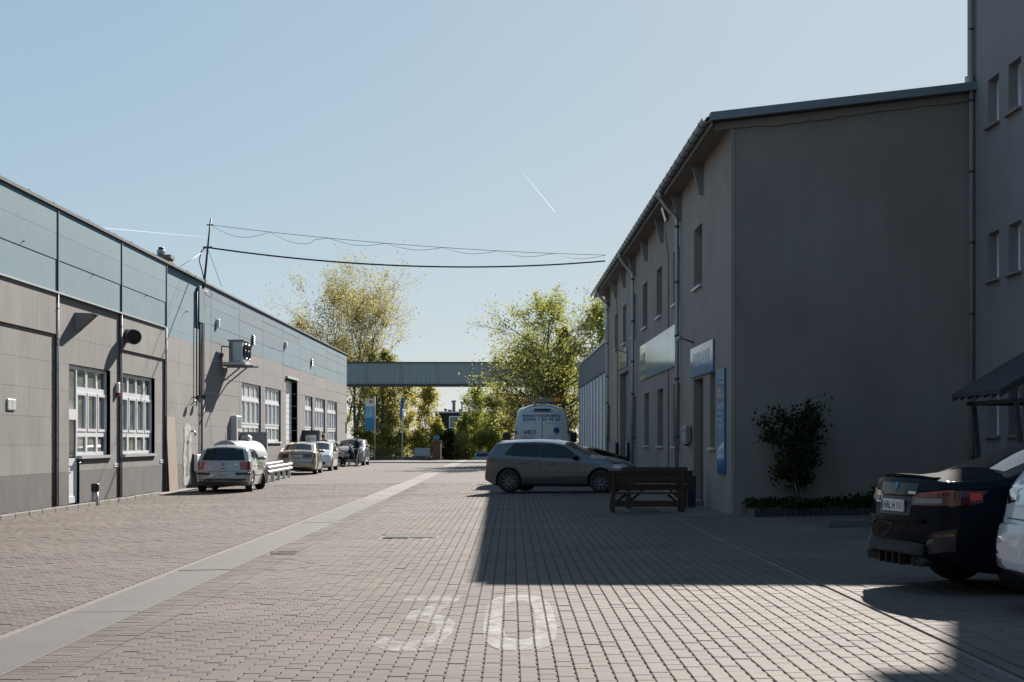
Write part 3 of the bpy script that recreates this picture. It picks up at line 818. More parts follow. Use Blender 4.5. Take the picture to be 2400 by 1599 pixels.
# roof: chimney and mast, cables over the yard
cxm, cyd = xx(387, 56), 56.0
t = thing("chimney", "brown brick chimney with metal cowl on the hall roof", "chimney", (cxm, cyd, 7))
MB().box(cxm - .21, cxm + .21, cyd - .3, cyd + .3, 7.05, 7.64).build("stack", mat("chimney_brick", (.20, .14, .11), .9, var=.3, scale=14, bump=.3), t)
MB().box(cxm - .26, cxm + .26, cyd - .34, cyd + .34, 7.64, 7.76).build("cap", M_kerb, t)
Mx = Matrix.Translation((cxm - .12, cyd - .1, 7.76))
cw = MB().lathe([(.12, 0), (.12, .06), (.14, .08), (.14, .16), (.12, .18)], Mx, 16).build("cowl", M_zinc, t)
MB().lathe([(.09, .18), (.09, .27), (0, .275)], Mx, 16).build("cowl_top", M_black, cw)

mb_, mt_ = Vector(wl(57.6, .02, 6.7)), Vector((xx(494, 57.6), 57.6, zz(512, 57.6)))
t = thing("roof_mast", "leaning dark steel cable mast on the edge of the hall roof", "mast", tuple(mb_))
MB().tube([mb_, mt_], [.045, .028], 8).build("pole", M_dkmetal, t)
att = mb_.lerp(mt_, .60)
top = mb_.lerp(mt_, .91)
MB().beam(top - Vector((.12, 0, 0)), top + Vector((.12, 0, 0)), .04, .04).build("cross_arm", M_dkmetal, t)
MB().beam(att - Vector((.16, 0, 0)), att + Vector((.16, 0, 0)), .06, .07).build("clamp", M_dkmetal, t)
MB().wbox(wl, 57.2, 58.0, -.1, .12, 6.66, 6.76).build("foot_bracket", M_steel, t)
for dx, dy in ((-.75, -2.6), (.05, 2.5)):
    a = att + Vector((0, 0, -.05)); b = Vector((att.x + dx, 57.6 + dy, 7.08))
    MB().tube([a, b], .008, 4).build("guy_wire", M_dkmetal, t)
loop = [att + Vector((-.05, 0, .02)), att + Vector((-.22, 0, -.12)), att + Vector((-.30, 0, -.45)), att + Vector((-.2, 0, -.8)), att + Vector((-.12, 0, -1.15)), mb_.lerp(mt_, .2)]
MB().tube(loop, .02, 6).build("cable_loop", M_black, t)
def cable(name, label, a, b, sag, r, n=28, loops=None):
    t = thing(name, label, "cable", tuple(a))
    a, b = Vector(a), Vector(b); pts = []
    for k in range(n + 1):
        s = k / n; p = a.lerp(b, s); p.z -= sag * 4 * s * (1 - s); pts.append(p)
    MB().tube(pts, r, 6).build("strand", M_black, t)
    if loops:
        q = []
        for k in range(n * 4 + 1):
            s = k / (n * 4); p = a.lerp(b, s); p.z -= sag * 4 * s * (1 - s) + abs(math.sin(s * math.pi * loops)) * (.30 if s < .25 else .16); q.append(p)
        MB().tube(q, r * .8, 4).build("hanging_strand", M_black, t)
e1 = Vector(wr(62, .45, zz(612, 62))); e2 = Vector(wr(61.5, .45, zz(598, 61.5)))
cable("power_cable", "thick black cable sagging across the yard from the roof mast", att, e1, .42, .030)
cable("telephone_wire", "thin looping wire above the thick cable across the yard", top, e2, .18, .009, loops=7)
# ------------------------------------------------------------------ right two-storey building
D0, D1 = 31.6, 69.2
XC = wr(D0, 0, 0)[0]
XT = 8.78                      # face of the tower
office = thing("office_building", "dark grey rendered two storey workshop building with downpipes on the right", "building", (XC + 3, 45, 0))
W1 = []   # first floor windows (far edge u, near edge u)
for px in (1626.5, 1578, 1539, 1507, 1481, 1460, 1441):
    u = uR(px); W1.append((u - 1.5, u, 4.93, 6.27))
G1 = []
for pa, pb in ((1664, 1676), (1577.5, 1594), (1540.7, 1554), (1510, 1521), (1482.6, 1491)):
    G1.append((uR(pb) if pb - pa > 9 else uR(pb), uR(pa), 1.36, 2.92))
G1.append((uR(1427) - .9, uR(1424), 1.36, 2.92))
DOOR = (35.95, 37.75, .08, 2.88)
RGATE = (uR(1472.5), uR(1453), .0, 3.92)
rh = W1 + G1 + [DOOR, RGATE]
wm = MB()
for r_ in subtract((D0, D1, .0, 7.52), rh): wm.wbox(wr, r_[0], r_[1], -.26, 0, r_[2], r_[3])
wall = wm.build("street_wall", M_render, office)
MB().wbox(wr, D0 + .02, D1 - .02, -4.0, -.275, -.3, 7.4).build("inner_shell", M_black, office)
MB().wbox(wr, D0 + 1.2, D1, .0, .025, -.1, .42).build("plinth", M_gable, office) if False else None
# gable wall (monopitch, rises to the right)
zl, zr = 7.52, 8.02
g0, g1 = XC, 12.0
slope = (8.15 - 7.63) / (8.7 - 4.2)
ztop = lambda x: 7.60 + (x - 4.2) * slope
MB().prism([(XC, D0 - .0, -.2), (g1, D0, -.2), (g1, D0, ztop(g1) - .02), (XC, D0, ztop(XC) - .02)], (0, -.06, 0)).build("gable_wall", M_gable, office)
MB().box(XC - .02, XC + .05, D0 - .075, D0 + .05, -.1, 7.5).build("corner_bead", M_render, office)
MB().box(XC + .06, XT, D0 - .085, D0 - .062, -.1, .62).build("gable_plinth", M_gable, office)
# verge band with uneven lower edge
pts = []
rr = random.Random(11)
n = 46
low = [(XC - .35 + (XT - XC + .35) * k / n, 0) for k in range(n + 1)]
mb = MB(); poly = [(x, D0 - .065, ztop(x) - .16 + rr.uniform(-.012, .012) - (.03 if 8 < i < 22 else 0)) for i, (x, _) in enumerate(low)]
poly += [(XT, D0 - .065, ztop(XT) - .02), (XC - .35, D0 - .065, ztop(XC - .35) - .02)]
mb.prism(poly, (0, -.05, 0)).build("verge_board", M_gable, office)
# roof slab, verge sheet, gutter, soffit
XE = XC - .44
def roofx(u): return wr(u, .44, 0)[0]
mb = MB()
for (za, zb_) in ((.0, .06),):
    mb.hexa([(roofx(D0-.32), D0-.32, ztop(XE)+za), (g1, D0-.32, ztop(g1)+za), (g1, D1+.3, ztop(g1)+za), (roofx(D1+.3), D1+.3, ztop(XE)+za),
             (roofx(D0-.32), D0-.32, ztop(XE)+zb_), (g1, D0-.32, ztop(g1)+zb_), (g1, D1+.3, ztop(g1)+zb_), (roofx(D1+.3), D1+.3, ztop(XE)+zb_)])
roof = mb.build("roof", M_roof, office)
x0 = roofx(D0) + .0
mb = MB().prism([(x0, D0-.36, ztop(x0)-.0), (g1, D0-.36, ztop(g1)-.0), (g1, D0-.36, ztop(g1)+.155), (x0, D0-.36, ztop(x0)+.155)], (0, .03, 0))
mb.prism([(x0, D0-.328, ztop(x0)+.13), (g1, D0-.328, ztop(g1)+.13), (g1, D0-.328, ztop(g1)+.155), (x0, D0-.328, ztop(x0)+.155)], (0, .3, 0))
mb.build("verge_sheet", M_fascia, roof)
mb = MB(); mb.hexa([wr(D0-.06, .40, 7.47), wr(D1, .40, 7.47), wr(D1, -.02, 7.53), wr(D0-.06, -.02, 7.53), wr(D0-.06, .40, 7.50), wr(D1, .40, 7.50), wr(D1, -.02, 7.56), wr(D0-.06, -.02, 7.56)])
mb.build("soffit", M_soffit, office)
MB().wbox(wr, D0 - .30, D1 + .2, .40, .43, 7.44, 7.62).build("eaves_board", M_soffit, office)
gm_ = MB(); n = 10
for (ua, ub) in ((D0 - .30, D1 + .3),):
    for rr_ in (.085, .075):
        for k in range(n + 1):
            t = math.pi + math.pi * k / n
            for u in (ua, ub): gm_.v.append(wr(u, .52 + math.cos(t) * rr_, 7.60 + math.sin(t) * rr_))
    m = (n + 1) * 2
    for q in (0, 1):
        for k in range(n): a = q*m + k*2; gm_.f.append((a, a+1, a+3, a+2)); gm_.sm.append(True)
    for k in (0, n): gm_.f.append((k*2, k*2+1, m+k*2+1, m+k*2)); gm_.sm.append(False)
    for e in (0, 1):
        for k in range(n): gm_.f.append((k*2+e, k*2+2+e, m+k*2+2+e, m+k*2+e)); gm_.sm.append(False)
gut = gm_.build("gutter", M_zinc, office)
u = D0 + .2
while u < D1:
    b = MB(); b.tube([wr(u, .52 + math.cos(math.pi + math.pi*k/6) * .092, 7.60 + math.sin(math.pi + math.pi*k/6) * .092) for k in range(7)], .012, 4)
    b.build("gutter_bracket", M_dkmetal, gut); u += .85
# edge tiles of the roof seen above the gutter
u = D0 - .2; k = 0
while u < D1:
    z_ = ztop(XE) + .062; dz = .012 * (k % 2)
    MB().hexa([wr(u, .50, z_), wr(u+.38, .50, z_), wr(u+.38, .05, z_+.05), wr(u, .05, z_+.05), wr(u, .50, z_+.03+dz), wr(u+.38, .50, z_+.03+dz), wr(u+.38, .05, z_+.085+dz), wr(u, .05, z_+.085+dz)]).build("edge_tile", M_roof, roof)
    u += .40; k += 1
# corbels
for px in (1650, 1598, 1556, 1519, 1490, 1467, 1447, 1430):
    u = uR(px) + .1
    MB().prism([wr(u, 0, 6.84), wr(u, .09, 6.86), wr(u, .24, 7.46), wr(u, 0, 7.46)], (0, .14, 0)).build("corbel", M_corbel, office)
# downpipes
for px in (1597, 1491, 1430):
    u = uR(px)
    o = MB().tube([wr(u, .52, 7.52), wr(u, .52, 7.40), wr(u + .0, .36, 7.16), wr(u, .14, 6.94), wr(u, .11, 6.84), wr(u, .11, 4.0), wr(u, .11, .05)], .050, 10).build("downpipe", M_zinc, office)
    for z_ in (6.7, 5.35, 4.05, 3.0, 1.6): MB().lathe([(.058, -.03), (.062, -.02), (.062, .02), (.058, .03)], Matrix.Translation(wr(u, .11, z_)), 10).build("pipe_clip", M_dkmetal, o)
    MB().lathe([(.085, .0), (.07, .16), (.056, .2)], Matrix.Translation(wr(u, .52, 7.38)), 10).build("outlet", M_zinc, o)
# windows
def rwindow(u0, u1, z0, z1, parent=office, w=wr, sill=M_sill, o=-.17):
    fr = MB(); t = .06
    for r_ in ((u0, u0+t, z0, z1), (u1-t, u1, z0, z1), (u0+t, u1-t, z1-t, z1), (u0+t, u1-t, z0, z0+t), ((u0+u1)/2-.04, (u0+u1)/2+.04, z0+t, z1-t)):
        fr.wbox(w, r_[0], r_[1], o-.06, o, r_[2], r_[3])
    win = fr.build("window", M_grmetal, parent)
    for a, b in ((u0+t, (u0+u1)/2-.04), ((u0+u1)/2+.04, u1-t)):
        MB().wbox(w, a, b, o-.05, o-.03, z0+t, z1-t).build("pane", M_dkglass, win)
    MB().wbox(w, u0-.04, u1+.04, o+.002, .07, z0-.05, z0-.005).build("sill", sill, win)
for q in W1 + G1: rwindow(*q)
d_ = MB().wbox(wr, DOOR[0]+.03, DOOR[1]-.03, -.22, -.17, .1, 2.85).build("door", M_dkmetal, office)
MB().wbox(wr, DOOR[0]+.1, DOOR[1]-.9, -.17, -.165, .5, 2.6).build("pane", M_dkglass, d_)
MB().tube([wr(36.35, -.17, .75), wr(36.35, -.08, .75), wr(36.35, -.08, 1.62), wr(36.35, -.17, 1.62)], .018, 6).build("pull_handle", M_steel, d_)
MB().wbox(wr, DOOR[0]-.1, DOOR[1]+.1, .0, .5, gz(4.1, 36.8)-.1, gz(4.1, 36.8)+.10).build("door_step", M_kerb, office)
gt_ = MB().wbox(wr, RGATE[0]+.01, RGATE[1]-.01, -.24, -.2, 0, 3.9).build("workshop_gate", M_dkmetal, office)
for k in range(7): MB().wbox(wr, RGATE[0]+.04, RGATE[1]-.04, -.2, -.18, .06+k*.55, .57+k*.55).build("gate_panel", M_dkmetal, gt_)
for px in (1569, 1449): # conductor wires on the wall
    u = uR(px); MB().tube([wr(u, .03, .3), wr(u, .03, 6.3), wr(u, .1, 6.9)], .012, 5).build("conductor_wire", M_dkmetal, office)

# signs on that wall
def wsign(name, label, u0, u1, z0, z1, m, o=.04):
    t = thing(name, label, "sign", wr((u0+u1)/2, 0, z0))
    MB().wbox(wr, u0, u1, .005, o, z0, z1).build("board", m, t, bevel=.004)
    return t
t = wsign("long_sign", "long glossy blue sign board under the first floor windows", 40.9, 49.6, 3.36, 4.42, M_signblue)
MB().wbox(wr, 49.6, 51.55, .005, .04, 3.36, 4.42).build("white_end", M_signwhite, t, bevel=.004)
for s_, u, w_, m_ in (("H", 51.1, .38, M_ink), ("S", 50.6, .36, M_ink)):
    place_text(s_, wr(u, .0425, 3.95), (0.0085, -1, 0), (0, 0, 1), w_, .40, m_, t)
MB().wbox(wr, 49.75, 50.3, .04, .043, 3.74, 4.16).build("logo_square", M_inkb, t)
place_text("HYDRAULIK SERVICE", wr(50.55, .0425, 3.56), (0.0085, -1, 0), (0, 0, 1), 1.5, .12, M_inkg, t)
t = wsign("gate_sign", "small glossy sign board above the workshop gate", uR(1471), uR(1451.5), 4.07, 4.73, M_signblue)
MB().wbox(wr, uR(1471)+1.9, uR(1451.5)-.1, .04, .043, 4.12, 4.68).build("white_field", M_signwhite, t)
t = wsign("shop_sign", "glossy blue shop sign with white lettering over the dark entrance door", uR(1675), uR(1622), 2.93, 3.60, M_signblue)
place_text("HYDRAULIK", wr(36.0, .0425, 3.30), (0.0085, -1, 0), (0, 0, 1), 3.0, .30, M_inkw, t, bold=.02)
t = wsign("pillar_sign", "tall narrow blue and white sign panel near the building corner", 32.35, 33.4, .84, 2.93, M_signblue)
MB().wbox(wr, 32.36, 33.39, .04, .044, 2.62, 2.925).build("white_field", M_signwhite, t)
for k_, s_ in enumerate("HSR"): place_text(s_, wr(33.12 - .25 * k_, .0455, 2.83), (0.0085, -1, 0), (0, 0, 1), .20, .10, M_inkb, t)
place_text("HYDRAULIK", wr(32.87, .0455, 2.70), (0.0085, -1, 0), (0, 0, 1), .75, .05, M_inkg, t)
for z_, s_ in ((2.50, "SERVICE"), (2.40, "VERKAUF"), (2.05, "PUMPEN"), (1.93, "MOTOREN"), (1.80, "ZYLINDER"), (1.67, "SCHLAUCH")):
    place_text(s_, wr(32.95, .0445, z_), (0.0085, -1, 0), (0, 0, 1), .6, .06, M_inkw, t)
mb = MB()
for k in range(12):
    s0, s1 = k/12, (k+1)/12
    f_ = lambda s: 1.22 + .12 * s + .05 * math.sin(s * 3)
    mb.hexa([wr(33.38-s0, .04, f_(s0)), wr(33.38-s1, .04, f_(s1)), wr(33.38-s1, .043, f_(s1)), wr(33.38-s0, .043, f_(s0)), wr(33.38-s0, .04, f_(s0)+.03+.1*s0), wr(33.38-s1, .04, f_(s1)+.03+.1*s1), wr(33.38-s1, .043, f_(s1)+.03+.1*s1), wr(33.38-s0, .043, f_(s0)+.03+.1*s0)])
mb.build("swoosh", M_inkw, t)
for nm, lb, u, z_, ln in (("sign_lamp", "dark lamp arm sticking out above the blue shop sign", uR(1627), 3.72, .32), ("sign_lamp", "dark lamp arm sticking out in front of the small gate sign", uR(1468), 4.55, .35)):
    t = thing(nm, lb, "lamp", wr(u, 0, z_), group="lamp arms over the signs")
    MB().tube([wr(u, 0, z_), wr(u, ln, z_ + .12)], .018, 6).build("arm", M_dkmetal, t)
    MB().beam(wr(u - .22, ln, z_ + .12), wr(u + .22, ln, z_ + .12), .09, .07).build("lamp_head", M_grmetal, t)
u = uR(1586); z_ = zz(501, u)
t = thing("floodlight", "square white floodlight tilted high on the wall beside the downpipe", "floodlight", wr(u, 0, z_))
MB().tube([wr(u, 0, z_ - .05), wr(u, .2, z_)], .02, 6).build("bracket", M_dkmetal, t)
mb = MB(); mb.hexa([wr(u-.18, .20, z_-.17), wr(u+.18, .20, z_-.17), wr(u+.18, .27, z_-.19), wr(u-.18, .27, z_-.19), wr(u-.18, .30, z_+.16), wr(u+.18, .30, z_+.16), wr(u+.18, .37, z_+.14), wr(u-.18, .37, z_+.14)])
mb.build("housing", M_dkmetal, t)
mb = MB(); mb.hexa([wr(u-.19, .272, z_-.19), wr(u+.15, .272, z_-.19), wr(u+.15, .282, z_-.19), wr(u-.19, .282, z_-.19), wr(u-.19, .372, z_+.14), wr(u+.15, .372, z_+.14), wr(u+.15, .382, z_+.14), wr(u-.19, .382, z_+.14)])
mb.build("lens", M_white, t)
u = 38.6
t = thing("letter_box", "grey letter box on the wall between the downpipe and the entrance door", "letter box", wr(u, 0, 1.6))
MB().wbox(wr, 38.0, 38.9, .02, .15, 1.46, 1.84).build("housing", M_grmetal, t, bevel=.01)
MB().wbox(wr, 38.2, 38.7, .15, .16, 1.72, 1.76).build("slot", M_black, t)
MB().tube([wr(38.6, .0, 1.40), wr(38.6, .13, 1.40)], .025, 6).build("bracket", M_dkmetal, t)

t = thing("end_sign", "white sign panel high on the far end of the workshop wall", "sign", wr(68, 0, 6.2))
MB().wbox(wr, 66.9, 69.0, .02, .06, 6.15, 7.22).build("board", M_signwhite, t)
t = thing("corner_pipe_guard", "short concrete base block at the office corner", "corner block", (XC + .1, D0 - .2, 0)) if False else None

# ------------------------------------------------------------------ annex with folding doors behind
annex = thing("annex_building", "low grey annex with pale folding doors behind the workshop", "building", wr(80, -3, 0))
mb = MB(); mb.wbox(wr, 69.25, 91.3, -8, -.32, -.2, 5.55).build("shell", M_annex, annex)
for k in range(9):
    a = 69.25 + k * 2.45
    MB().wbox(wr, a + .01, a + 2.44, -.3, .0, 4.42, 5.56).build("cladding_panel", M_annex, annex)
MB().wbox(wr, 69.25, 91.35, -8.1, .06, 5.565, 5.66).build("roof_edge", M_sill, annex)
MB().wbox(wr, 91.0, 91.3, -.3, .0, .0, 4.41).build("end_post", M_sill, annex)
for k in range(18):
    a = 69.4 + k * 1.2; ph = 0
    o0, o1 = (.0, -.26) if k % 2 else (-.26, .0)
    lf = MB().hexa([wr(a, o0-.04, .03), wr(a+1.19, o1-.04, .03), wr(a+1.19, o1, .03), wr(a, o0, .03), wr(a, o0-.04, 4.36), wr(a+1.19, o1-.04, 4.36), wr(a+1.19, o1, 4.36), wr(a, o0, 4.36)]).build("door_leaf", M_fold, annex)
    if k % 2 == 0: MB().wbox(wr, a + 1.17, a + 1.24, -.03, .03, .0, 4.40).build("fold_hinge", M_grmetal, lf)
    MB().hexa([wr(a, o0, 2.9), wr(a+1.19, o1, 2.9), wr(a+1.19, o1+.02, 2.9), wr(a, o0+.02, 2.9), wr(a, o0, 2.98), wr(a+1.19, o1, 2.98), wr(a+1.19, o1+.02, 2.98), wr(a, o0+.02, 2.98)]).build("rail", M_lgrey, lf)

# ------------------------------------------------------------------ tower block
tower = thing("tower_block", "tall dark grey rendered block at the right edge with tilted windows", "building", (12, 22, 0))
def wt(u, o, z): return (XT - o, u, z)
TW = []
for u1, u0 in ((30.55, 29.84), (29.28, 28.54), (26.4, 25.7), (25.1, 24.4), (22.2, 21.5), (20.9, 20.2)):
    for z0 in (1.60, 4.44, 7.27): TW.append((u0, u1, z0, z0 + .87))
mb = MB()
for r_ in subtract((12, D0 - .075, -.3, 11.5), TW): mb.wbox(wt, r_[0], r_[1], -.3, 0, r_[2], r_[3])
mb.build("street_wall", M_tower, tower)
MB().box(XT + .31, 17, 12, D0 - .08, -.3, 11.45).build("inner_shell", M_tower, tower)
MB().box(XT + .002, 17, D0 + .003, D0 + .25, 7.0, 11.45).build("rear_wall", M_tower, tower)
MB().box(XT - .48, 17.3, 11.6, D0 + .15, 11.51, 11.67).build("roof", M_fascia, tower)
tiltk = 0
for (u0, u1, z0, z1) in TW:
    o = -.17; fr = MB(); t_ = .05
    for r_ in ((u0, u0+t_, z0, z1), (u1-t_, u1, z0, z1), (u0+t_, u1-t_, z1-t_, z1), (u0+t_, u1-t_, z0, z0+t_)):
        fr.wbox(wt, r_[0], r_[1], o-.06, o, r_[2], r_[3])
    win = fr.build("window", M_pvc, tower)
    tilt = 0.0 if (u0 > 28 and u0 < 29 and 4 < z0 < 5) else .13
    a, b, c, d = u0+t_+.005, u1-t_-.005, z0+t_+.005, z1-t_-.005
    def tp(u, oo, z): return wt(u, oo - tilt * (z - c) / (d - c), z)
    s = MB(); q = .055
    for r_ in ((a, a+q, c, d), (b-q, b, c, d), (a+q, b-q, d-q, d), (a+q, b-q, c, c+q)):
        s.wbox(tp, r_[0], r_[1], o-.05, o-.004, r_[2], r_[3])
    s.build("sash", M_pvc, win)
    MB().wbox(tp, a+q, b-q, o-.035, o-.02, c+q, d-q).build("pane", M_dkglass, win)
    MB().wbox(wt, u0-.06, u1+.06, o+.002, .09, z0-.05, z0-.003).build("sill", M_gable, win)
mb = MB(); mb.tube([(XT - .07, D0 - .22, .1), (XT - .07, D0 - .22, 11.45)], .045, 8)
pp = mb.build("downpipe", M_tower, tower)
for k in range(7): MB().lathe([(.05, -.02), (.056, 0), (.05, .02)], Matrix.Translation((XT - .07, D0 - .22, 1.2 + k * 1.35)), 8).build("pipe_clip", M_dkmetal, pp)
mb = MB(); mb.box(XT - .06, XT, D0 - .05, D0 + .1, 8.25, 11.49); mb.build("edge_strip", M_tower, tower)
MB().lathe([(.05, 0), (.075, .1), (.075, .2), (.05, .22)], Matrix.Translation((XT - .09, D0 - .1, 8.22)), 10).build("pipe_head", M_zinc, tower)

# entrance canopy on the tower wall
t = thing("entrance_canopy", "dark sloping entrance canopy on steel posts at the tower wall", "canopy", (8.2, 27.6, 0))
mb = MB(); mb.hexa([(7.55, 25.6, 2.23), (8.775, 25.6, 2.95), (8.775, 28.4, 2.95), (7.55, 28.4, 2.23), (7.55, 25.6, 2.30), (8.775, 25.6, 3.02), (8.775, 28.4, 3.02), (7.55, 28.4, 2.30)])
mb.build("roof_sheet", mat("canopy_felt", (.045, .045, .045), .8, var=.2, scale=8), t)
for k in range(7):
    y = 25.62 + k * .455
    MB().hexa([(7.56, y, 2.17), (8.77, y, 2.88), (8.77, y + .07, 2.88), (7.56, y + .07, 2.17), (7.56, y, 2.228), (8.77, y, 2.948), (8.77, y + .07, 2.948), (7.56, y + .07, 2.228)]).build("rafter", M_dkmetal, t)
for y in (25.8, 28.2):
    MB().beam((7.86, y, 2.16), (8.05, y, gz(8, y)), .07, .07).build("post", M_dkmetal, t)
    MB().beam((7.75, y, 2.13), (8.77, y, 2.13), .06, .07).build("cross_beam", M_dkmetal, t)
MB().beam((7.86, 25.8, 2.13), (7.86, 28.2, 2.13), .06, .06).build("purlin", M_dkmetal, t)
t = thing("wall_light", "small round white light on the tower wall above the canopy", "wall lamp", (XT, 28.95, 2.65))
MB().lathe([(.055, 0), (.06, .03), (.045, .07), (0, .085)], Matrix.Translation((XT, 28.95, 2.66)) @ Matrix.Rotation(R(-90), 4, 'Y'), 12).build("globe", M_white, t)

# unseen warehouse added behind the viewer for reflections and darker shade
t = thing("added_warehouse", "added unseen long dark brick warehouse behind the viewer", "building", (0, -30, 0))
MB().box(-45, 40, -42, -30, -1, 9.5).build("wall", mat("added_wall_brick", (.11, .085, .07), .9, var=.25, scale=2), t)
MB().box(-45.3, 40.3, -42.3, -29.7, 9.502, 9.8).build("roof", M_roof, t)
for k in range(11): MB().box(-40 + k * 7, -37 + k * 7, -30.02, -29.97, 2.2, 4.6).build("window", M_dkglass, t); MB().box(-40 + k * 7, -37 + k * 7, -30.02, -29.97, 5.8, 8.0).build("window", M_dkglass, t)

# ------------------------------------------------------------------ sky bridge behind
BY = 122.0
bridge = thing("sky_bridge", "blue grey sheet clad pipe bridge spanning between hall and annex", "bridge", (0, BY, 5))
zb0, zb1 = zz(902, BY), zz(850, BY)
x = -14.5
MB().box(x, 14, BY + .06, BY + 1.9, zb0 + .05, zb1 - .05).build("core", M_bridge, bridge)
xs_ = [x, xx(775, BY), xx(858, BY)]
while xs_[-1] < 14: xs_.append(xs_[-1] + 83 * BY / F)
for a, b in zip(xs_[:-1], xs_[1:]):
    p = MB().box(a + .02, b - .02, BY - .0, BY + .05, zb0 + .06, zb1 - .04).build("cladding_panel", M_bridge, bridge)
    MB().box(b - .045, b + .045, BY - .06, BY + .0, zb0 + .05, zb1 - .03).build("cover_strip", M_bridge, bridge)
    for k in range(8):
        xk = a + (b - a) * (k + .5) / 8
        MB().box(xk - .02, xk + .02, BY - .02, BY - .001, zb0 + .08, zb1 - .06).build("sheet_rib", M_bridge, p)
MB().box(x, 14, BY - .09, BY + 1.95, zb0 - .10, zb0 + .045).build("bottom_rail", M_dkmetal, bridge)
MB().box(x, 14, BY - .09, BY + 1.95, zb1 - .025, zb1 + .05).build("top_rail", M_dkmetal, bridge)
for y in (BY + .3, BY + 1.5): MB().box(9.0, 9.3, y, y + .25, -.2, zb0 - .11).build("support_post", M_dkmetal, bridge); MB().box(-14.2, -13.9, y, y + .25, -.2, zb0 - .11).build("support_post", M_dkmetal, bridge)

# ------------------------------------------------------------------ boundary: fence, pillar, flags, far building
FY = 125.6
fence = thing("picket_fence", "dark metal picket fence along the far end of the yard", "fence", (xx(930, FY), FY, 0))
fx0, fx1 = xx(820, FY), xx(1013, FY)
gfz = gz(0, FY)
MB().box(fx0, fx1, FY - .1, FY + .1, gfz - .3, gfz + .22).build("base_wall", M_dkmetal, fence)
for z in (.30, .80): MB().box(fx0, fx1, FY - .015, FY + .015, gfz + z, gfz + z + .035).build("rail", M_dkmetal, fence)
npk = int((fx1 - fx0) / .13); pm = MB().box(-.009, .009, -.009, .009, .22, .95).mesh("picket", M_dkmetal)
for k in range(npk):
    o = bpy.data.objects.new("picket", pm); o.location = (fx0 + (k + .5) * (fx1 - fx0) / npk, FY, gfz); link(o, fence)
t = thing("fence_sign", "white sign board hung on the picket fence left of the brick pillar", "sign", (xx(990, FY), FY - .05, gfz + .5))
MB().box(xx(972, FY), xx(1008, FY), FY - .06, FY - .03, zz(1069, FY), zz(1050, FY)).build("board", mat("faded_sign", (.30, .36, .40), .6), t)
t = thing("gate_pillar", "square brown brick gate pillar at the end of the picket fence", "pillar", (xx(1024, FY), FY, gfz))
MB().box(xx(1014.5, FY), xx(1033.5, FY), FY - .3, FY + .3, gfz - .3, zz(1036, FY)).build("shaft", M_brick, t)
MB().box(xx(1013, FY), xx(1035, FY), FY - .36, FY + .36, zz(1036, FY), zz(1033.5, FY)).build("cap", M_brick, t)
t = thing("street_sign", "small blue street name sign on a thin post behind the brick pillar", "street sign", (xx(1024, FY + 2), FY + 2, gfz))
MB().tube([(xx(1024, FY+2), FY + 2, -.3), (xx(1024, FY+2), FY + 2, zz(1020, FY))], .03, 6).build("post", M_grmetal, t)
MB().box(xx(1017, FY+2), xx(1031, FY+2), FY + 1.95, FY + 1.965, zz(1029, FY+2), zz(1022, FY+2)).build("plate", M_inkb, t)

FLY = 124.6
def flagpole(px, label):
    x = xx(px, FLY)
    t = thing("flagpole", label, "flagpole", (x, FLY, gz(x, FLY)), group="flagpoles before the fence")
    MB().tube([(x, FLY, gz(x, FLY) - .1), (x, FLY, zz(931, FLY))], [.05, .035], 8).build("pole", M_steel, t)
    MB().lathe([(.045, 0), (.05, .04), (0, .08)], Matrix.Translation((x, FLY, zz(931, FLY))), 8).build("finial", M_steel, t)
    return x, t
x, t = flagpole(878.5, "white flagpole carrying the spread blue banner")
MB().beam((x, FLY, zz(934, FLY)), (xx(855, FLY), FLY, zz(933, FLY)), .03, .03).build("banner_arm", M_steel, t)
fl = thing("banner_flag", "spread blue and white banner hanging from the left flagpole", "flag", (x - .4, FLY, 3))
def cloth(x0, x1, zt, zb_, amp, n=10, m_=14, y=FLY):
    v = []; f = []
    for j in range(m_ + 1):
        for i in range(n + 1):
            s, q = i / n, j / m_
            v.append((x0 + (x1 - x0) * s, y + amp * math.sin(s * 5 + q * 3) * (.3 + q) , zt + (zb_ - zt) * q - .03 * math.sin(s * 3.1)))
    for j in range(m_):
        for i in range(n):
            a = j * (n + 1) + i; f.append((a, a + 1, a + n + 2, a + n + 1))
    return v, f
def flag_material(name, top):
    m = mat(name, (.06, .24, .42), .9, spec=.1); nt = m.node_tree; N = nt.nodes; L = nt.links; b = N["Principled BSDF"]
    g = N.new("ShaderNodeNewGeometry"); sx = N.new("ShaderNodeSeparateXYZ"); L.new(g.outputs["Position"], sx.inputs[0])
    cr = N.new("ShaderNodeValToRGB"); cr.color_ramp.interpolation = 'LINEAR'
    z0, z1 = zz(1008.5, FLY), zz(934, FLY)
    mr = N.new("ShaderNodeMapRange"); mr.inputs[1].default_value = z0; mr.inputs[2].default_value = z1
    L.new(sx.outputs[2], mr.inputs[0]); L.new(mr.outputs[0], cr.inputs[0])
    e = cr.color_ramp.elements; e[0].position = 0; e[0].color = (.025, .12, .24, 1); e[1].position = 1; e[1].color = (.32, .36, .40, 1)
    for p, c in ((.38, (.03, .14, .27, 1)), (.42, (.10, .24, .36, 1)), (.74, (.06, .20, .34, 1)), (.77, (.32, .36, .40, 1))):
        q = e.new(p); q.color = c
    L.new(cr.outputs[0], b.inputs["Base Color"])
    tr = N.new("ShaderNodeBsdfTranslucent"); ms = N.new("ShaderNodeMixShader"); ms.inputs[0].default_value = .12
    L.new(cr.outputs[0], tr.inputs[0]); L.new(b.outputs[0], ms.inputs[1]); L.new(tr.outputs[0], ms.inputs[2]); L.new(ms.outputs[0], N["Material Output"].inputs[0])
    return m
M_flag = flag_material("flag_cloth", True)
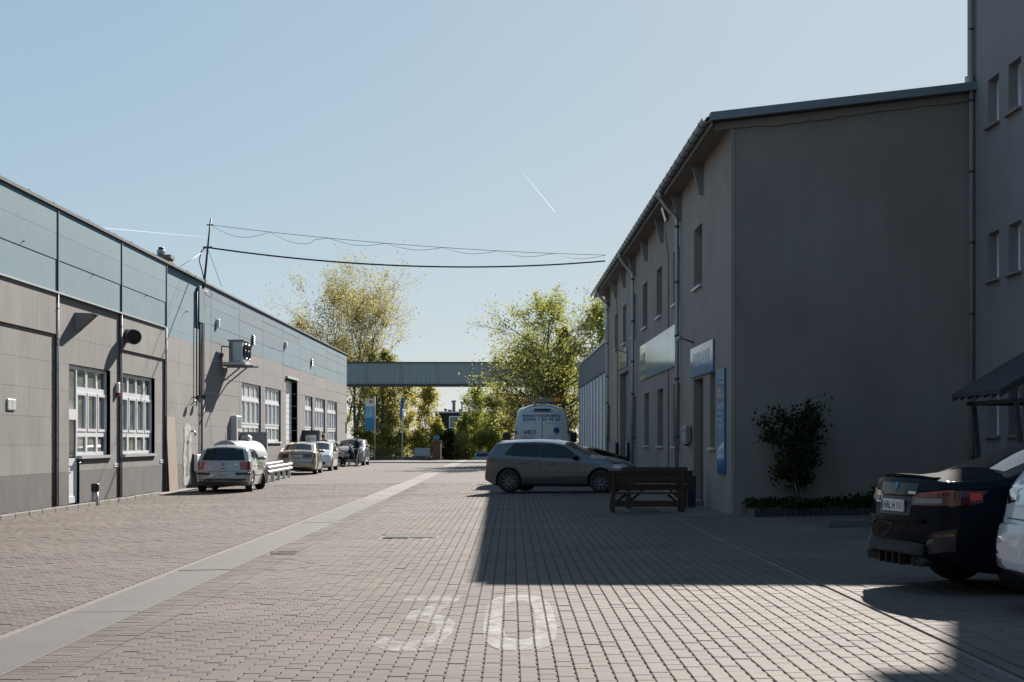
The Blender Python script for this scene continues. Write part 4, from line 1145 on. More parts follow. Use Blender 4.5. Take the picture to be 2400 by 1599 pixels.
v, f = cloth(xx(855.5, FLY), x - .05, zz(934, FLY), zz(1008.5, FLY), .05)
me = bpy.data.meshes.new("cloth"); me.from_pydata(v, [], f); me.materials.append(M_flag); me.polygons.foreach_set("use_smooth", [True] * len(f))
o = bpy.data.objects.new("cloth", me); link(o, fl)
for k, s_ in enumerate("SH"):      # seen from behind: the letters run backwards
    place_text(s_, (xx(867.5 + k * 5.2, FLY), FLY - .09, zz(942, FLY)), (-1, 0, 0), (0, 0, 1), .15, .24, M_ink, fl, bold=.03)
for k in range(9):
    MB().box(xx(865, FLY), xx(872, FLY), FLY - .10, FLY - .095, zz(956 + k * 2.8, FLY), zz(955 + k * 2.8, FLY)).build("text_line", M_inkw, fl)
x, t = flagpole(943, "white flagpole with the narrow furled blue flag")
fl = thing("furled_flag", "narrow furled blue flag on the right flagpole", "flag", (x, FLY, 3))
mb = MB(); prof = [(933, 939.5, 947.5), (940, 940, 948.5), (950, 939, 947), (960, 938, 943.5), (972, 938, 943), (985, 940, 942.5)]
rows = []
for (py, pa, pb) in prof:
    rows.append([(xx(pa, FLY), FLY - .08, zz(py, FLY)), (xx((pa+pb)/2, FLY), FLY - .22, zz(py, FLY)), (xx(pb, FLY), FLY - .06, zz(py, FLY)), (xx((pa+pb)/2, FLY), FLY + .10, zz(py, FLY))])
for r_ in rows: mb.v += r_
for j in range(len(rows) - 1):
    for i in range(4): mb.f.append((j*4+i, j*4+(i+1) % 4, (j+1)*4+(i+1) % 4, (j+1)*4+i)); mb.sm.append(True)
mb.build("cloth", mat("blue_flag_cloth", (.04, .20, .42), .7), fl)

DBY = 190.0
db = thing("dark_building", "dark flat roofed building with a large white framed window in the far gap", "building", (xx(1070, DBY), DBY, 0))
MB().box(xx(1020, DBY), xx(1200, DBY), DBY, DBY + 12, -1, zz(968, DBY)).build("wall", mat("dark_brick", (.028, .024, .026), .9, var=.2, scale=3), db)
MB().box(xx(1020, DBY) - .1, xx(1200, DBY) + .1, DBY - .1, DBY + 12, zz(968, DBY), zz(964.5, DBY)).build("roof_edge", M_sill, db)
w_ = MB(); fxa, fxb, fza, fzb = xx(1052.5, DBY), xx(1100, DBY), zz(1004, DBY), zz(975.5, DBY)
for r_ in ((fxa, fxa+.12, fza, fzb), (fxb-.12, fxb, fza, fzb), (fxa+.12, fxb-.12, fzb-.12, fzb), (fxa+.12, fxb-.12, fza, fza+.12)): w_.box(r_[0], r_[1], DBY - .08, DBY - .005, r_[2], r_[3])
w_ = w_.build("window", M_pvc, db)
MB().box(fxa+.12, fxb-.12, DBY - .05, DBY - .01, fza+.12, fzb-.12).build("pane", M_glass, w_)
MB().box(xx(1048, DBY), xx(1057, DBY), DBY + 2, DBY + 3, zz(964, DBY), zz(959.5, DBY)).build("roof_unit", M_grmetal, db)
for px, py in ((1060, 937), (1063.5, 936), (1042, 956), (1077, 957), (1081, 939)):
    Mx = Matrix.Translation((xx(px, DBY), DBY + 3, zz(964, DBY))); h_ = zz(py, DBY) - zz(964, DBY)
    MB().lathe([(.10, -.2), (.10, h_ - .3), (.2, h_ - .25), (.2, h_ - .05), (0, h_)], Mx, 10).build("flue", M_grmetal, db)

# ------------------------------------------------------------------ contrails, very far away
def contrail(p0, p1, w0, w1, label):
    D = 5200.0
    a = Vector((xx(p0[0], D), D, zz(p0[1], D))); b = Vector((xx(p1[0], D), D, zz(p1[1], D)))
    mb = MB().tube([a, a.lerp(b, .5), b], [w0, (w0 + w1) / 2, w1], 8)
    m = bpy.data.materials.new("contrail_vapour"); m.use_nodes = True; nt = m.node_tree; N = nt.nodes
    b_ = N["Principled BSDF"]; b_.inputs["Base Color"].default_value = (.9, .9, .9, 1); b_.inputs["Roughness"].default_value = 1
    tr = N.new("ShaderNodeBsdfTransparent"); ms = N.new("ShaderNodeMixShader"); ms.inputs[0].default_value = .12
    b_ = N.new("ShaderNodeBsdfTranslucent"); b_.inputs[0].default_value = (.95, .95, .95, 1)
    nt.links.new(tr.outputs[0], ms.inputs[1]); nt.links.new(b_.outputs[0], ms.inputs[2]); nt.links.new(ms.outputs[0], N["Material Output"].inputs[0])
    mb.build("contrail", m, None, label=label, cat="contrail")
contrail((1220, 398), (1300, 496), .3, 1.5, "short white aircraft contrail slanting in the middle of the sky")
contrail((215, 532), (482, 556), 1.3, .5, "faint white contrail low in the sky left of the roof mast")
# ------------------------------------------------------------------ vehicles
def interp(pts, x):
    return float(np.interp(x, [p[0] for p in pts], [p[1] for p in pts]))

class Car:
    """Origin at the middle of the car on the ground, +x forwards, y to the left. Profiles are written from the rear bumper (x = 0)."""
    def __init__(s, name, label, cat, loc, heading, L, W, top, belt, pm, ro, wb, r=.315, bot=None, plan=None, tumble=.34, rr=.075, group=None, endcurve=.10, spoke=M_alloy, steer=0, rims=5, sill=.94):
        s.root = thing(name, label, cat, loc, heading, group)
        s.L, s.W, s.ro, s.wb, s.r = L, W, ro, wb, r
        s.top, s.belt, s.pm = top, belt, pm
        s.bot = bot or [(0, .34), (.25, .24), (ro - .4, .19), (L - .9, .18), (L - .3, .20), (L, .26)]
        s.plan = plan or [(0, .80), (.06, .87), (.22, .945), (.6, .985), (L * .4, 1), (L - 1.1, .99), (L - .5, .95), (L - .2, .88), (L - .05, .80), (L, .74)]
        s.tumble, s.rr, s.ec, s.sillw = tumble, rr, endcurve, sill
        s.shell(); s.wheels(spoke, steer, rims)
    def section(s, x):
        zb, zt, w = interp(s.bot, x), interp(s.top, x), s.W / 2 * interp(s.plan, x)
        rr = min(s.rr, (zt - zb) * .3)
        ze = zt - rr - .055 * min(1, max(0, (zt - 1.0) / .25))
        be = min(interp(s.belt, x), ze - .003)
        be = max(be, zb + .08)
        ys = lambda z: w * float(np.interp(z, [zb, .30, .50, .72, be + .001], [s.sillw, .975, 1.0, .992, .968])) if be > .75 else w * float(np.interp(z, [zb, .35, .6], [s.sillw, .98, 1.0]))
        P = [(0, zb), (w * .5, zb), (w * (s.sillw - .05), zb)]
        for k in range(8): z = zb + .03 + (be - zb - .03) * k / 7; P.append((ys(z), z))
        yb = ys(be)
        for k in range(1, 7):
            z = be + (ze - be) * k / 6; P.append((yb - .012 * min(1, (z - be) / .02) - (z - be) * s.tumble - .05 * ((z - be) ** 2), z))
        ye = P[-1][0]
        for k in range(1, 4):
            t = math.pi / 2 * k / 3; P.append((ye - rr * (1 - math.cos(t)), ze + rr * math.sin(t) * .82))
        yt, z0 = P[-1]
        for k in range(1, 6):
            y = yt * (1 - k / 5); P.append((y, z0 + (zt + .012 - z0) * (1 - (y / max(yt, .01)) ** 2)))
        return P
    def shell(s):
        L = s.L
        xs = [0, .012, .03, .055, .085, .12, .16] + list(np.linspace(.2, L - .2, 74)) + [L - .16, L - .12, L - .085, L - .055, L - .03, L - .012, L]
        V = []; Fc = []
        for x in xs:
            h = s.section(x)
            full = h + [(-y, z) for y, z in h[-2:0:-1]]
            fr, ff = max(0, 1 - x / .55), max(0, 1 - (L - x) / .7)
            for y, z in full:
                q = (y / (s.W / 2)) ** 2
                V.append((x - L / 2 + s.ec * q * fr ** 1.5 * (1) - s.ec * 1.4 * q * ff ** 1.5, y, z))
        n = len(full)
        for i in range(len(xs) - 1):
            for j in range(n):
                j2 = (j + 1) % n; Fc.append((i*n + j, (i+1)*n + j, (i+1)*n + j2, i*n + j2))
        Fc.append(tuple(range(n))); Fc.append(tuple((len(xs)-1)*n + j for j in range(n))[::-1])
        me = bpy.data.meshes.new("body"); me.from_pydata(V, [], Fc)
        bm = bmesh.new(); bm.from_mesh(me); bmesh.ops.recalc_face_normals(bm, faces=bm.faces); bm.to_mesh(me); bm.free()
        s.bvh = BVHTree.FromPolygons(V, Fc)
        me.materials.append(s.pm); me.materials.append(M_black)
        tmp = bpy.data.objects.new("tmp", me); COL.objects.link(tmp)
        cut = MB()
        for ax in (s.ro, s.ro + s.wb):
            for sd_ in (-1, 1):
                y0, y1 = sd_ * (s.W / 2 - .30), sd_ * (s.W / 2 + .2)
                M_ = Matrix.Translation((ax - L / 2, min(y0, y1), s.r + .01)) @ Matrix.Rotation(R(-90), 4, 'X')
                cut.lathe([(s.r + .045, 0), (s.r + .045, abs(y1 - y0))], M_, 40)
        cm = cut.mesh("cut", None, fixn=True); cm.materials.append(M_black); cm.materials.append(M_black)
        cm.polygons.foreach_set("material_index", [1] * len(cm.polygons))
        co = bpy.data.objects.new("cut", cm); COL.objects.link(co)
        bo = tmp.modifiers.new("b", 'BOOLEAN'); bo.operation = 'DIFFERENCE'; bo.object = co; bo.solver = 'EXACT'; bo.material_mode = 'INDEX'
        bpy.context.view_layer.update()
        dg = bpy.context.evaluated_depsgraph_get()
        res = bpy.data.meshes.new_from_object(tmp.evaluated_get(dg))
        bpy.data.objects.remove(tmp); bpy.data.objects.remove(co); bpy.data.meshes.remove(cm)
        res.name = "body"; res.polygons.foreach_set("use_smooth", [True] * len(res.polygons))
        res.set_sharp_from_angle(angle=R(38))
        s.body = bpy.data.objects.new("body", res); link(s.body, s.root, keep=False)
    def hit(s, k, a, b, off):
        h = s.L / 2
        o, d = {'L': ((a - h, 4, b), (0, -1, 0)), 'R': ((a - h, -4, b), (0, 1, 0)), 'B': ((-h - 3, a, b), (1, 0, 0)), 'F': ((h + 3, a, b), (-1, 0, 0)), 'T': ((a - h, b, 5), (0, 0, -1))}[k]
        d = Vector(d); p, nrm, _, _ = s.bvh.ray_cast(Vector(o), d)
        if p is None:
            p, nrm, _, _ = s.bvh.find_nearest(Vector(o) + d * (3.0 if k in 'BFT' else 3.1))
        if nrm.dot(d) > 0: nrm = -nrm
        return p + nrm * off
    def patch(s, name, m, k, lo, hi, n=14, mm=8, off=.004, parent=None, thick=0.0, **kw):
        """patch on the skin between two polylines (2D, in the view k)"""
        def smp(pl, t):
            d = [0]
            for a, b in zip(pl[:-1], pl[1:]): d.append(d[-1] + math.dist(a, b))
            q = t * d[-1]
            return (float(np.interp(q, d, [p[0] for p in pl])), float(np.interp(q, d, [p[1] for p in pl])))
        mb = MB()
        for j in range(mm + 1):
            for i in range(n + 1):
                a, b = smp(lo, i / n), smp(hi, i / n); t = j / mm
                mb.v.append(tuple(s.hit(k, a[0] + (b[0] - a[0]) * t, a[1] + (b[1] - a[1]) * t, off)))
        flip = k in ('L', 'B', 'T')
        for j in range(mm):
            for i in range(n):
                q = j * (n + 1) + i; f = (q, q + 1, q + n + 2, q + n + 1)
                mb.f.append(f[::-1] if k in ('L', 'B') else f); mb.sm.append(True)
        o = bpy.data.objects.new(name, mb.mesh(name, m)); link(o, parent or s.root, keep=False)
        if thick:
            so = o.modifiers.new("t", 'SOLIDIFY'); so.thickness = thick; so.offset = 1
        return setk(o, **kw)
    def rect(s, name, m, k, a0, a1, b0, b1, **kw):
        return s.patch(name, m, k, [(a0, b0), (a1, b0)], [(a0, b1), (a1, b1)], **kw)
    def both(s, name, m, lo, hi, **kw):
        for k in 'LR': s.patch(name, m, k, lo, hi, **kw)
    def line(s, k, pts, w=.010, m=None, name="seam", off=.002):
        lo = []; hi = []
        for i, p in enumerate(pts):
            a = pts[max(i-1, 0)]; b = pts[min(i+1, len(pts)-1)]
            dx, dz = b[0]-a[0], b[1]-a[1]; l = math.hypot(dx, dz) or 1
            nx, nz = -dz/l*w/2, dx/l*w/2
            lo.append((p[0]-nx, p[1]-nz)); hi.append((p[0]+nx, p[1]+nz))
        s.patch(name, m or M_black, k, lo, hi, n=max(8, 4*len(pts)), mm=1, off=off)
    def wheels(s, spoke, steer, rims):
        r, wd = s.r, .205
        tm = MB().lathe([(r*.64, -wd/2+.01), (r*.90, -wd/2), (r*.975, -wd/2+.02), (r, -wd/2+.05), (r, wd/2-.05), (r*.975, wd/2-.02), (r*.90, wd/2), (r*.64, wd/2-.01)], Matrix.Rotation(R(90), 4, 'X'), 32, caps=False).mesh("tyre", M_rubber)
        rb = MB(); Mx = Matrix.Rotation(R(90), 4, 'X')
        rb.lathe([(r*.66, -wd/2+.012), (r*.66, wd/2-.012), (r*.615, wd/2-.012), (r*.60, wd/2-.07), (r*.60, -wd/2+.02)], Mx, 32, caps=False)
        for k in range(rims):
            a = 2*math.pi*k/rims; c, s_ = math.cos(a), math.sin(a)
            p = Mx @ Vector((c*.03, s_*.03, wd/2-.045)); q = Mx @ Vector((c*r*.61, s_*r*.61, wd/2-.03))
            rb.beam(p, q, r*.17 if rims > 5 else r*.22, .03, up=Mx @ Vector((0, 0, 1)))
        rb.lathe([(r*.16, wd/2-.06), (r*.16, wd/2-.03), (r*.1, wd/2-.02), (0, wd/2-.02)], Mx, 16)
        rm = rb.mesh("rim", spoke, fixn=True)
        dk = MB().lathe([(r*.60, 0), (r*.6, .012), (0, .013)], Mx, 24).mesh("brake_disc", M_rubber)
        for ax, st in ((s.ro, 0), (s.ro + s.wb, steer)):
            for sd_ in (1, -1):
                o = bpy.data.objects.new("wheel", tm); link(o, s.root, keep=False)
                o.location = (ax - s.L / 2, sd_ * (s.W / 2 - wd / 2 - .035), r)
                o.rotation_euler = (0, 0, st + (math.pi if sd_ > 0 else 0))
                for nm, me in (("rim", rm), ("brake_disc", dk)):
                    c = bpy.data.objects.new(nm, me); c.parent = o; COL.objects.link(c)
    def mirror(s, x, z, m=None):
        for sd_ in (1, -1):
            y = sd_ * (abs(s.hit('L', x, z, 0).y) + .10)
            mb = MB().lathe([(0, -.115), (.05, -.105), (.072, -.05), (.078, 0), (.072, .05), (.05, .105), (0, .115)], Matrix.Translation((x - s.L/2, y, z)) @ Matrix.Rotation(R(90), 4, 'X') @ Matrix.Diagonal((1.15, .82, 1, 1)), 14)
            mb.beam((x - s.L/2, y - sd_*.12, z - .02), (x - s.L/2, y - sd_*.02, z - .02), .07, .05, up=(0, 0, 1))
            mb.build("wing_mirror", m or s.pm, s.root)
            bpy.data.objects  # noqa
    def handle(s, x, z, m=None):
        for k in 'LR':
            s.patch("door_handle", m or s.pm, k, [(x - .10, z - .016), (x + .10, z - .016)], [(x - .10, z + .016), (x + .10, z + .016)], n=6, mm=2, off=.012, thick=.02)
    def plate(s, text, z, end='B', tilt=0.0, off=.012, w=.52, h=.11):
        sg = -1 if end == 'B' else 1
        p = s.hit(end, 0, z, 0); x = p.x + sg * off
        pl = MB().box(x - .008, x + .008, -w/2, w/2, z - h/2, z + h/2)
        pl = pl.build("number_plate", M_plate, s.root)
        pl.matrix_parent_inverse = Matrix.Identity(4)
        right = (0, -1, 0) if end == 'B' else (0, 1, 0)
        e = sg * .0095
        b = MB().box(min(x, x + e), max(x, x + e), w/2 - .045 if end == 'B' else -w/2 + .005, w/2 - .005 if end == 'B' else -w/2 + .045, z - h/2 + .005, z + h/2 - .005)
        b = b.build("eu_band", M_eu, pl); b.matrix_parent_inverse = Matrix.Identity(4)
        t = place_text(text, (x + sg * .0098, -.02 if end == 'B' else .02, z), right, (0, 0, 1), .42, .072, M_ink, pl, bold=.02)
        t.matrix_parent_inverse = Matrix.Identity(4)
        return pl
    def lens(s, name, m, k, a0, a1, b0, b1, **kw): return s.rect(name, m, k, a0, a1, b0, b1, n=8, mm=6, off=.006, **kw)

def fixlocal(car):
    # all parts were drawn in the car's own frame
    for o in car.root.children: o.matrix_parent_inverse = Matrix.Identity(4)

M_dkspoke = mat("dark_alloy", (.10, .10, .105), .35, metal=.4)
M_redd = mat("dark_red_lens", (0.055, 0.004, 0.004), .06, coat=1.0)
# --- silver hatchback on the left, seen from behind
P_silver = paint("silver_paint", (.40, .39, .375), .12, .35)
c = Car("silver_hatchback", "silver hatchback with red tail lights parked by the hall, seen from behind", "car", (-8.92, 52.75, gz(-8.9, 52.5)), R(91.5), 4.15, 1.735,
        [(0, .56), (.03, .64), (.10, .66), (.13, .93), (.17, .985), (.50, 1.36), (.62, 1.41), (1.1, 1.445), (1.7, 1.44), (2.25, 1.375), (3.02, .985), (3.4, .93), (3.8, .84), (4.0, .74), (4.12, .60), (4.15, .50)],
        [(0, .96), (1, .965), (4.15, .93)], P_silver, .74, 2.51, .31, steer=R(26), tumble=.36)
for k in 'B':
    c.patch("rear_window", M_carglass, 'B', [(-.66, .975), (.66, .975)], [(-.545, 1.355), (.545, 1.355)])
    for s_ in (-1, 1): c.lens("tail_light", M_red, 'B', s_ * .52, s_ * .79, .685, .935)
    c.rect("bumper_trim", M_black, 'B', .40, .84, .545, .60, off=.012, thick=.02); c.rect("bumper_trim", M_black, 'B', -.84, -.40, .545, .60, off=.012, thick=.02)
    c.rect("bumper_apron", M_black, 'B', -.80, .80, .345, .42)
for k, m in (('L', 1), ('R', 1)):
    c.lens("tail_light", M_red, k, .165, .29, .69, .93)
    c.patch("side_window", M_carglass, k, [(.86, 1.0), (1.62, .985)], [(1.02, 1.345), (1.66, 1.36)])
    c.patch("side_window", M_carglass, k, [(1.72, .985), (2.74, .975)], [(1.74, 1.36), (2.16, 1.315)])
    c.line(k, [(1.67, .97), (1.67, .30)]); c.line(k, [(2.78, .95), (2.76, .3)]); c.line(k, [(.98, .99), (.98, .72), (1.12, .6), (1.20, .35)])
    c.rect("rub_strip", M_black, k, 1.2, 2.76, .50, .545, off=.01, thick=.01); c.rect("bumper_trim", M_black, k, .10, .40, .545, .60, off=.012)
c.patch("windshield", M_carglass, 'T', [(2.95, -.62), (2.95, .62)], [(2.30, -.50), (2.30, .50)])
c.line('B', [(-.50, .645), (.50, .645)], .012); 
MB().lathe([(.055, 0), (.055, .012), (.045, .014)], Matrix.Translation(c.hit('B', 0, .86, -.004)) @ Matrix.Rotation(R(-90), 4, 'Y'), 24).build("badge", M_inkb, c.root)
bp = c.hit('B', 0, .86, 0)
for s_, z_, w_ in (("V", .876, .045), ("W", .846, .065)): place_text(s_, (bp.x - .017, 0, z_), (0, -1, 0), (0, 0, 1), w_, .032, M_chrome, c.root, name="badge_letter")
c.rect("boot_handle", M_black, 'B', -.07, .09, .715, .74); c.rect("model_badge", M_chrome, 'B', -.46, -.36, .845, .865)
c.plate("SÖM AX 27", .515)
c.mirror(2.62, 1.02); c.handle(1.15, .80, M_black); c.handle(2.02, .80, M_black)
MB().tube([c.hit('T', .75, 0, 0), c.hit('T', .75, 0, 0) + Vector((-.13, 0, .36))], [.012, .005], 6).build("aerial", M_black, c.root)
fixlocal(c)

# --- dark grey hatchback, side on
P_grey = paint("dark_grey_paint", (0.088, 0.094, 0.102), .4, .28)
c = Car("grey_hatchback", "dark grey hatchback parked across the yard in the shade, side on", "car", (1.43, 46.45, gz(1.4, 46.4)), R(-17), 4.26, 1.80,
        [(0, .58), (.03, .70), (.05, .92), (.09, 1.03), (.25, 1.26), (.36, 1.42), (.42, 1.445), (.9, 1.475), (1.5, 1.49), (2.0, 1.47), (2.35, 1.41), (3.12, 1.03), (3.5, .975), (3.9, .87), (4.1, .76), (4.22, .64), (4.26, .55)],
        [(0, 1.0), (1, 1.0), (3.0, .94), (4.26, .90)], P_grey, .80, 2.63, .33, tumble=.33, spoke=M_dkspoke, rims=10)
for k in 'LR':
    c.patch("side_window", M_carglass, k, [(.66, 1.06), (.86, 1.03), (1.66, .985)], [(.92, 1.375), (1.2, 1.395), (1.68, 1.405)])
    c.patch("side_window", M_carglass, k, [(1.73, .982), (2.90, .955)], [(1.73, 1.405), (2.28, 1.355)])
    c.line(k, [(1.70, .985), (1.70, .30)]); c.line(k, [(2.80, .94), (2.78, .32)]); c.line(k, [(.90, 1.02), (.94, .75), (1.18, .5), (1.22, .34)])
    c.patch("door_pillar", M_black, k, [(1.665, .995), (1.725, .993)], [(1.685, 1.392), (1.725, 1.392)], n=3)
    c.patch("tail_light", M_redd, k, [(.17, .85), (.38, .88)], [(.20, .965), (.34, .95)]); c.lens("headlight", M_clear, k, 3.78, 4.02, .70, .80)
    c.rect("sill_trim", M_black, k, 1.2, 3.05, .205, .27)
    c.line(k, [(.35, .80), (1.5, .775), (3.0, .75)], .008, P_grey, "crease", .006)
c.patch("windshield", M_carglass, 'T', [(3.06, -.66), (3.06, .66)], [(2.42, -.53), (2.42, .53)])
c.patch("rear_window", M_carglass, 'B', [(-.6, 1.06), (.6, 1.06)], [(-.54, 1.32), (.54, 1.32)])
for s_ in (-1, 1): c.lens("tail_light", M_red, 'B', s_ * .46, s_ * .80, .84, .97); c.lens("headlight", M_clear, 'F', s_ * .48, s_ * .76, .68, .77)
c.rect("grille", M_black, 'F', -.44, .44, .66, .75); c.rect("lower_grille", M_black, 'F', -.6, .6, .34, .5)
c.mirror(2.72, 1.0, M_black); c.handle(1.22, .83); c.handle(2.04, .815)
MB().beam(c.hit('T', .44, -.5, .0), c.hit('T', .44, .5, .0), .20, .03).build("roof_spoiler", P_grey, c.root)
c.plate("HAL MK 48", .62)
fixlocal(c)

# --- dark saloon at the right edge
P_navy = mat("navy_black_paint", (.006, .009, .014), .75, spec=.01, coat=.16)
c = Car("dark_saloon", "glossy black saloon with red tail lights parked at the right, rear towards the yard", "car", (5.90, 16.05, gz(5.9, 16) - .02), R(9.5), 4.71, 1.85,
        [(0, .62), (.02, .70), (.05, .86), (.09, 1.02), (.13, 1.055), (.20, 1.045), (.55, 1.07), (.80, 1.10), (1.35, 1.335), (1.62, 1.41), (2.1, 1.44), (2.6, 1.425), (2.95, 1.36), (3.55, 1.06), (3.75, .99), (4.2, .89), (4.5, .78), (4.66, .66), (4.71, .56)],
        [(0, .95), (1, .98), (3.6, .93), (4.71, .85)], P_navy, 1.02, 2.85, .335, tumble=.40, rr=.06, spoke=M_black, rims=10, endcurve=.17,
        plan=[(0, .84), (.06, .89), (.22, .95), (.6, .99), (1.9, 1), (3.6, .99), (4.2, .95), (4.5, .88), (4.66, .80), (4.71, .74)])
c.patch("rear_window", M_rearglass, 'T', [(.86, -.60), (.86, .60)], [(1.55, -.50), (1.55, .50)])
c.patch("windshield", M_carglass, 'T', [(3.5, -.64), (3.5, .64)], [(2.98, -.52), (2.98, .52)])
for s_ in (-1, 1):
    tl = c.patch("tail_light", M_redd, 'B', [(s_ * .36, .80), (s_ * .885, .81)], [(s_ * .36, .905), (s_ * .885, .945)])
    c.patch("light_bar", M_red, 'B', [(s_ * .40, .89), (s_ * .62, .905), (s_ * .84, .925)], [(s_ * .40, .90), (s_ * .62, .925), (s_ * .84, .945)], off=.009, mm=3)
    c.patch("reversing_lens", M_grmetal, 'B', [(s_ * .42, .815), (s_ * .80, .83)], [(s_ * .42, .865), (s_ * .80, .87)], off=.009, mm=3)
    c.patch("bumper_vent", M_black, 'B', [(s_ * .66, .36), (s_ * .86, .40)], [(s_ * .60, .52), (s_ * .87, .60)])
    c.patch("reflector_strip", M_redd, 'B', [(s_ * .62, .50), (s_ * .86, .535)], [(s_ * .62, .52), (s_ * .86, .56)], off=.007, mm=2)
    for e in (.46, .60):
        MB().lathe([(.038, -.12), (.046, 0), (.040, .004), (.036, -.05), (0, -.06)], Matrix.Translation((-4.71/2 + .03, s_ * e, .29)) @ Matrix.Rotation(R(-90), 4, 'Y'), 18).build("exhaust_pipe", M_iron, c.root)
for k in 'LR':
    c.patch("tail_light", M_redd, k, [(.22, .80), (.52, .84)], [(.19, .945), (.50, .935)])
    c.patch("lens_glow_patch", M_redb, k, [(.40, .855), (.51, .865)], [(.39, .925), (.50, .925)], off=.008, n=6, mm=4)  # brighter red paints the light glowing through the lens
    c.patch("side_window", M_carglass, k, [(1.05, 1.03), (2.24, .995)], [(1.62, 1.335), (2.24, 1.365)])
    c.patch("side_window", M_carglass, k, [(2.32, .992), (3.42, .96)], [(2.32, 1.365), (2.86, 1.30)])
    c.line(k, [(2.28, .98), (2.28, .30)]); c.line(k, [(3.4, .94), (3.38, .3)]); c.line(k, [(1.25, 1.0), (1.38, .75), (1.55, .5), (1.6, .33)])
    c.rect("sill_trim", M_black, k, 1.5, 3.4, .19, .26)
    c.patch("shoulder_crease", P_navy, k, [(.55, .865), (3.5, .83)], [(.55, .885), (3.5, .85)], off=.007, n=30, mm=2)
c.rect("boot_panel", M_carglass, 'B', -.42, .42, .885, 1.0, off=.005); c.rect("plate_recess", M_black, 'B', -.36, .36, .70, .875)
c.rect("diffuser", M_rubber, 'B', -.64, .64, .345, .45, off=.02, thick=.03)
c.rect("bumper_lip", P_navy, 'B', -.60, .60, .635, .68, off=.018, thick=.02)
for y in (-.24, -.08, .08, .24): MB().box(-4.71/2 - .012, -4.71/2 + .25, y - .01, y + .01, .24, .38).build("diffuser_fin", M_black, c.root)
sp = MB(); P = [c.hit('T', .15 + .16 * (y / .925) ** 2, y, .0) for y in np.linspace(-.60, .60, 15)]
for a, b in zip(P[:-1], P[1:]): sp.beam(a + Vector((-.01, 0, .012)), b + Vector((-.01, 0, .012)), .07, .02)
sp.build("boot_spoiler", P_navy, c.root)
pl = c.plate("HAL H 111", .79)
MB().lathe([(.041, 0), (.041, .012), (.036, .014)], Matrix.Translation(c.hit('B', 0, .965, .0)) @ Matrix.Rotation(R(-80), 4, 'Y'), 24).build("badge", M_inkb, c.root)
c.rect("model_badge", M_chrome, 'B', -.40, -.27, .90, .925, off=.008)
MB().prism([(-.25 + .0, 0, 1.43), (.06, 0, 1.44), (-.08, 0, 1.50), (-.16, 0, 1.50)], (0, .03, 0)).build("roof_fin", P_navy, c.root)
c.mirror(3.28, 1.0); c.handle(1.75, .87); c.handle(2.85, .85)
fixlocal(c)

# --- white hatchback cut by the right edge
P_white = paint("white_paint", (.62, .64, .65), .0, .3)
c = Car("white_hatchback", "white hatchback cut off by the right edge, nearest the viewer", "car", (6.20, 13.45, gz(6.2, 13.4) - .02), R(6), 4.28, 1.79,
        [(0, .60), (.03, .70), (.10, .73), (.13, .92), (.17, 1.01), (.36, 1.27), (.48, 1.38), (.55, 1.41), (1.0, 1.455), (1.6, 1.47), (2.1, 1.45), (2.4, 1.40), (3.12, 1.03), (3.5, .98), (3.9, .88), (4.1, .78), (4.24, .66), (4.28, .56)],
        [(0, .99), (1, 1.0), (3.0, .95), (4.28, .9)], P_white, .80, 2.63, .33, spoke=M_black, rims=10, endcurve=.13)
c.patch("rear_window", M_carglass, 'B', [(-.60, 1.03), (.60, 1.03)], [(-.53, 1.33), (.53, 1.33)])
for s_ in (-1, 1):
    c.patch("tail_light", M_redd, 'B', [(s_ * .42, .89), (s_ * .80, .85)], [(s_ * .42, .945), (s_ * .80, 1.0)])
    c.patch("tail_lens", M_clear, 'B', [(s_ * .46, .90), (s_ * .60, .89)], [(s_ * .46, .94), (s_ * .60, .96)], off=.008, mm=3)
    c.patch("bumper_corner", M_black, 'B', [(s_ * .60, .335), (s_ * .86, .36)], [(s_ * .62, .40), (s_ * .88, .47)])
    c.rect("reflector_strip", M_redd, 'B', s_ * .55, s_ * .80, .445, .465)
for k in 'LR':
    c.patch("tail_light", M_redd, k, [(.17, .86), (.42, .90)], [(.18, 1.0), (.40, .985)])
    c.patch("side_window", M_carglass, k, [(.74, 1.06), (1.66, 1.0)], [(1.05, 1.36), (1.68, 1.39)])
    c.patch("side_window", M_carglass, k, [(1.73, .995), (2.86, .96)], [(1.73, 1.39), (2.30, 1.335)])
    c.line(k, [(1.70, .985), (1.70, .30)]); c.line(k, [(.90, 1.02), (.94, .75), (1.18, .5), (1.22, .34)])
c.line('B', [(-.62, .745), (.62, .745)], .012); c.rect("diffuser", M_black, 'B', -.60, .60, .345, .405, off=.006)
c.patch("windshield", M_carglass, 'T', [(3.06, -.66), (3.06, .66)], [(2.46, -.53), (2.46, .53)])
MB().lathe([(.062, 0), (.062, .014), (.05, .018), (0, .018)], Matrix.Translation(c.hit('B', 0, .90, -.003)) @ Matrix.Rotation(R(-90), 4, 'Y'), 24).build("badge", M_black, c.root)
bp = c.hit('B', 0, .80, .004); place_text("R", (bp.x - .006, 0, .80), (0, -1, 0), (0, 0, 1), .05, .05, M_ink, c.root, name="badge_letter")
c.plate("HAL HR 8", .555); c.mirror(2.72, 1.0); c.handle(1.22, .83); c.handle(2.04, .815)
fixlocal(c)

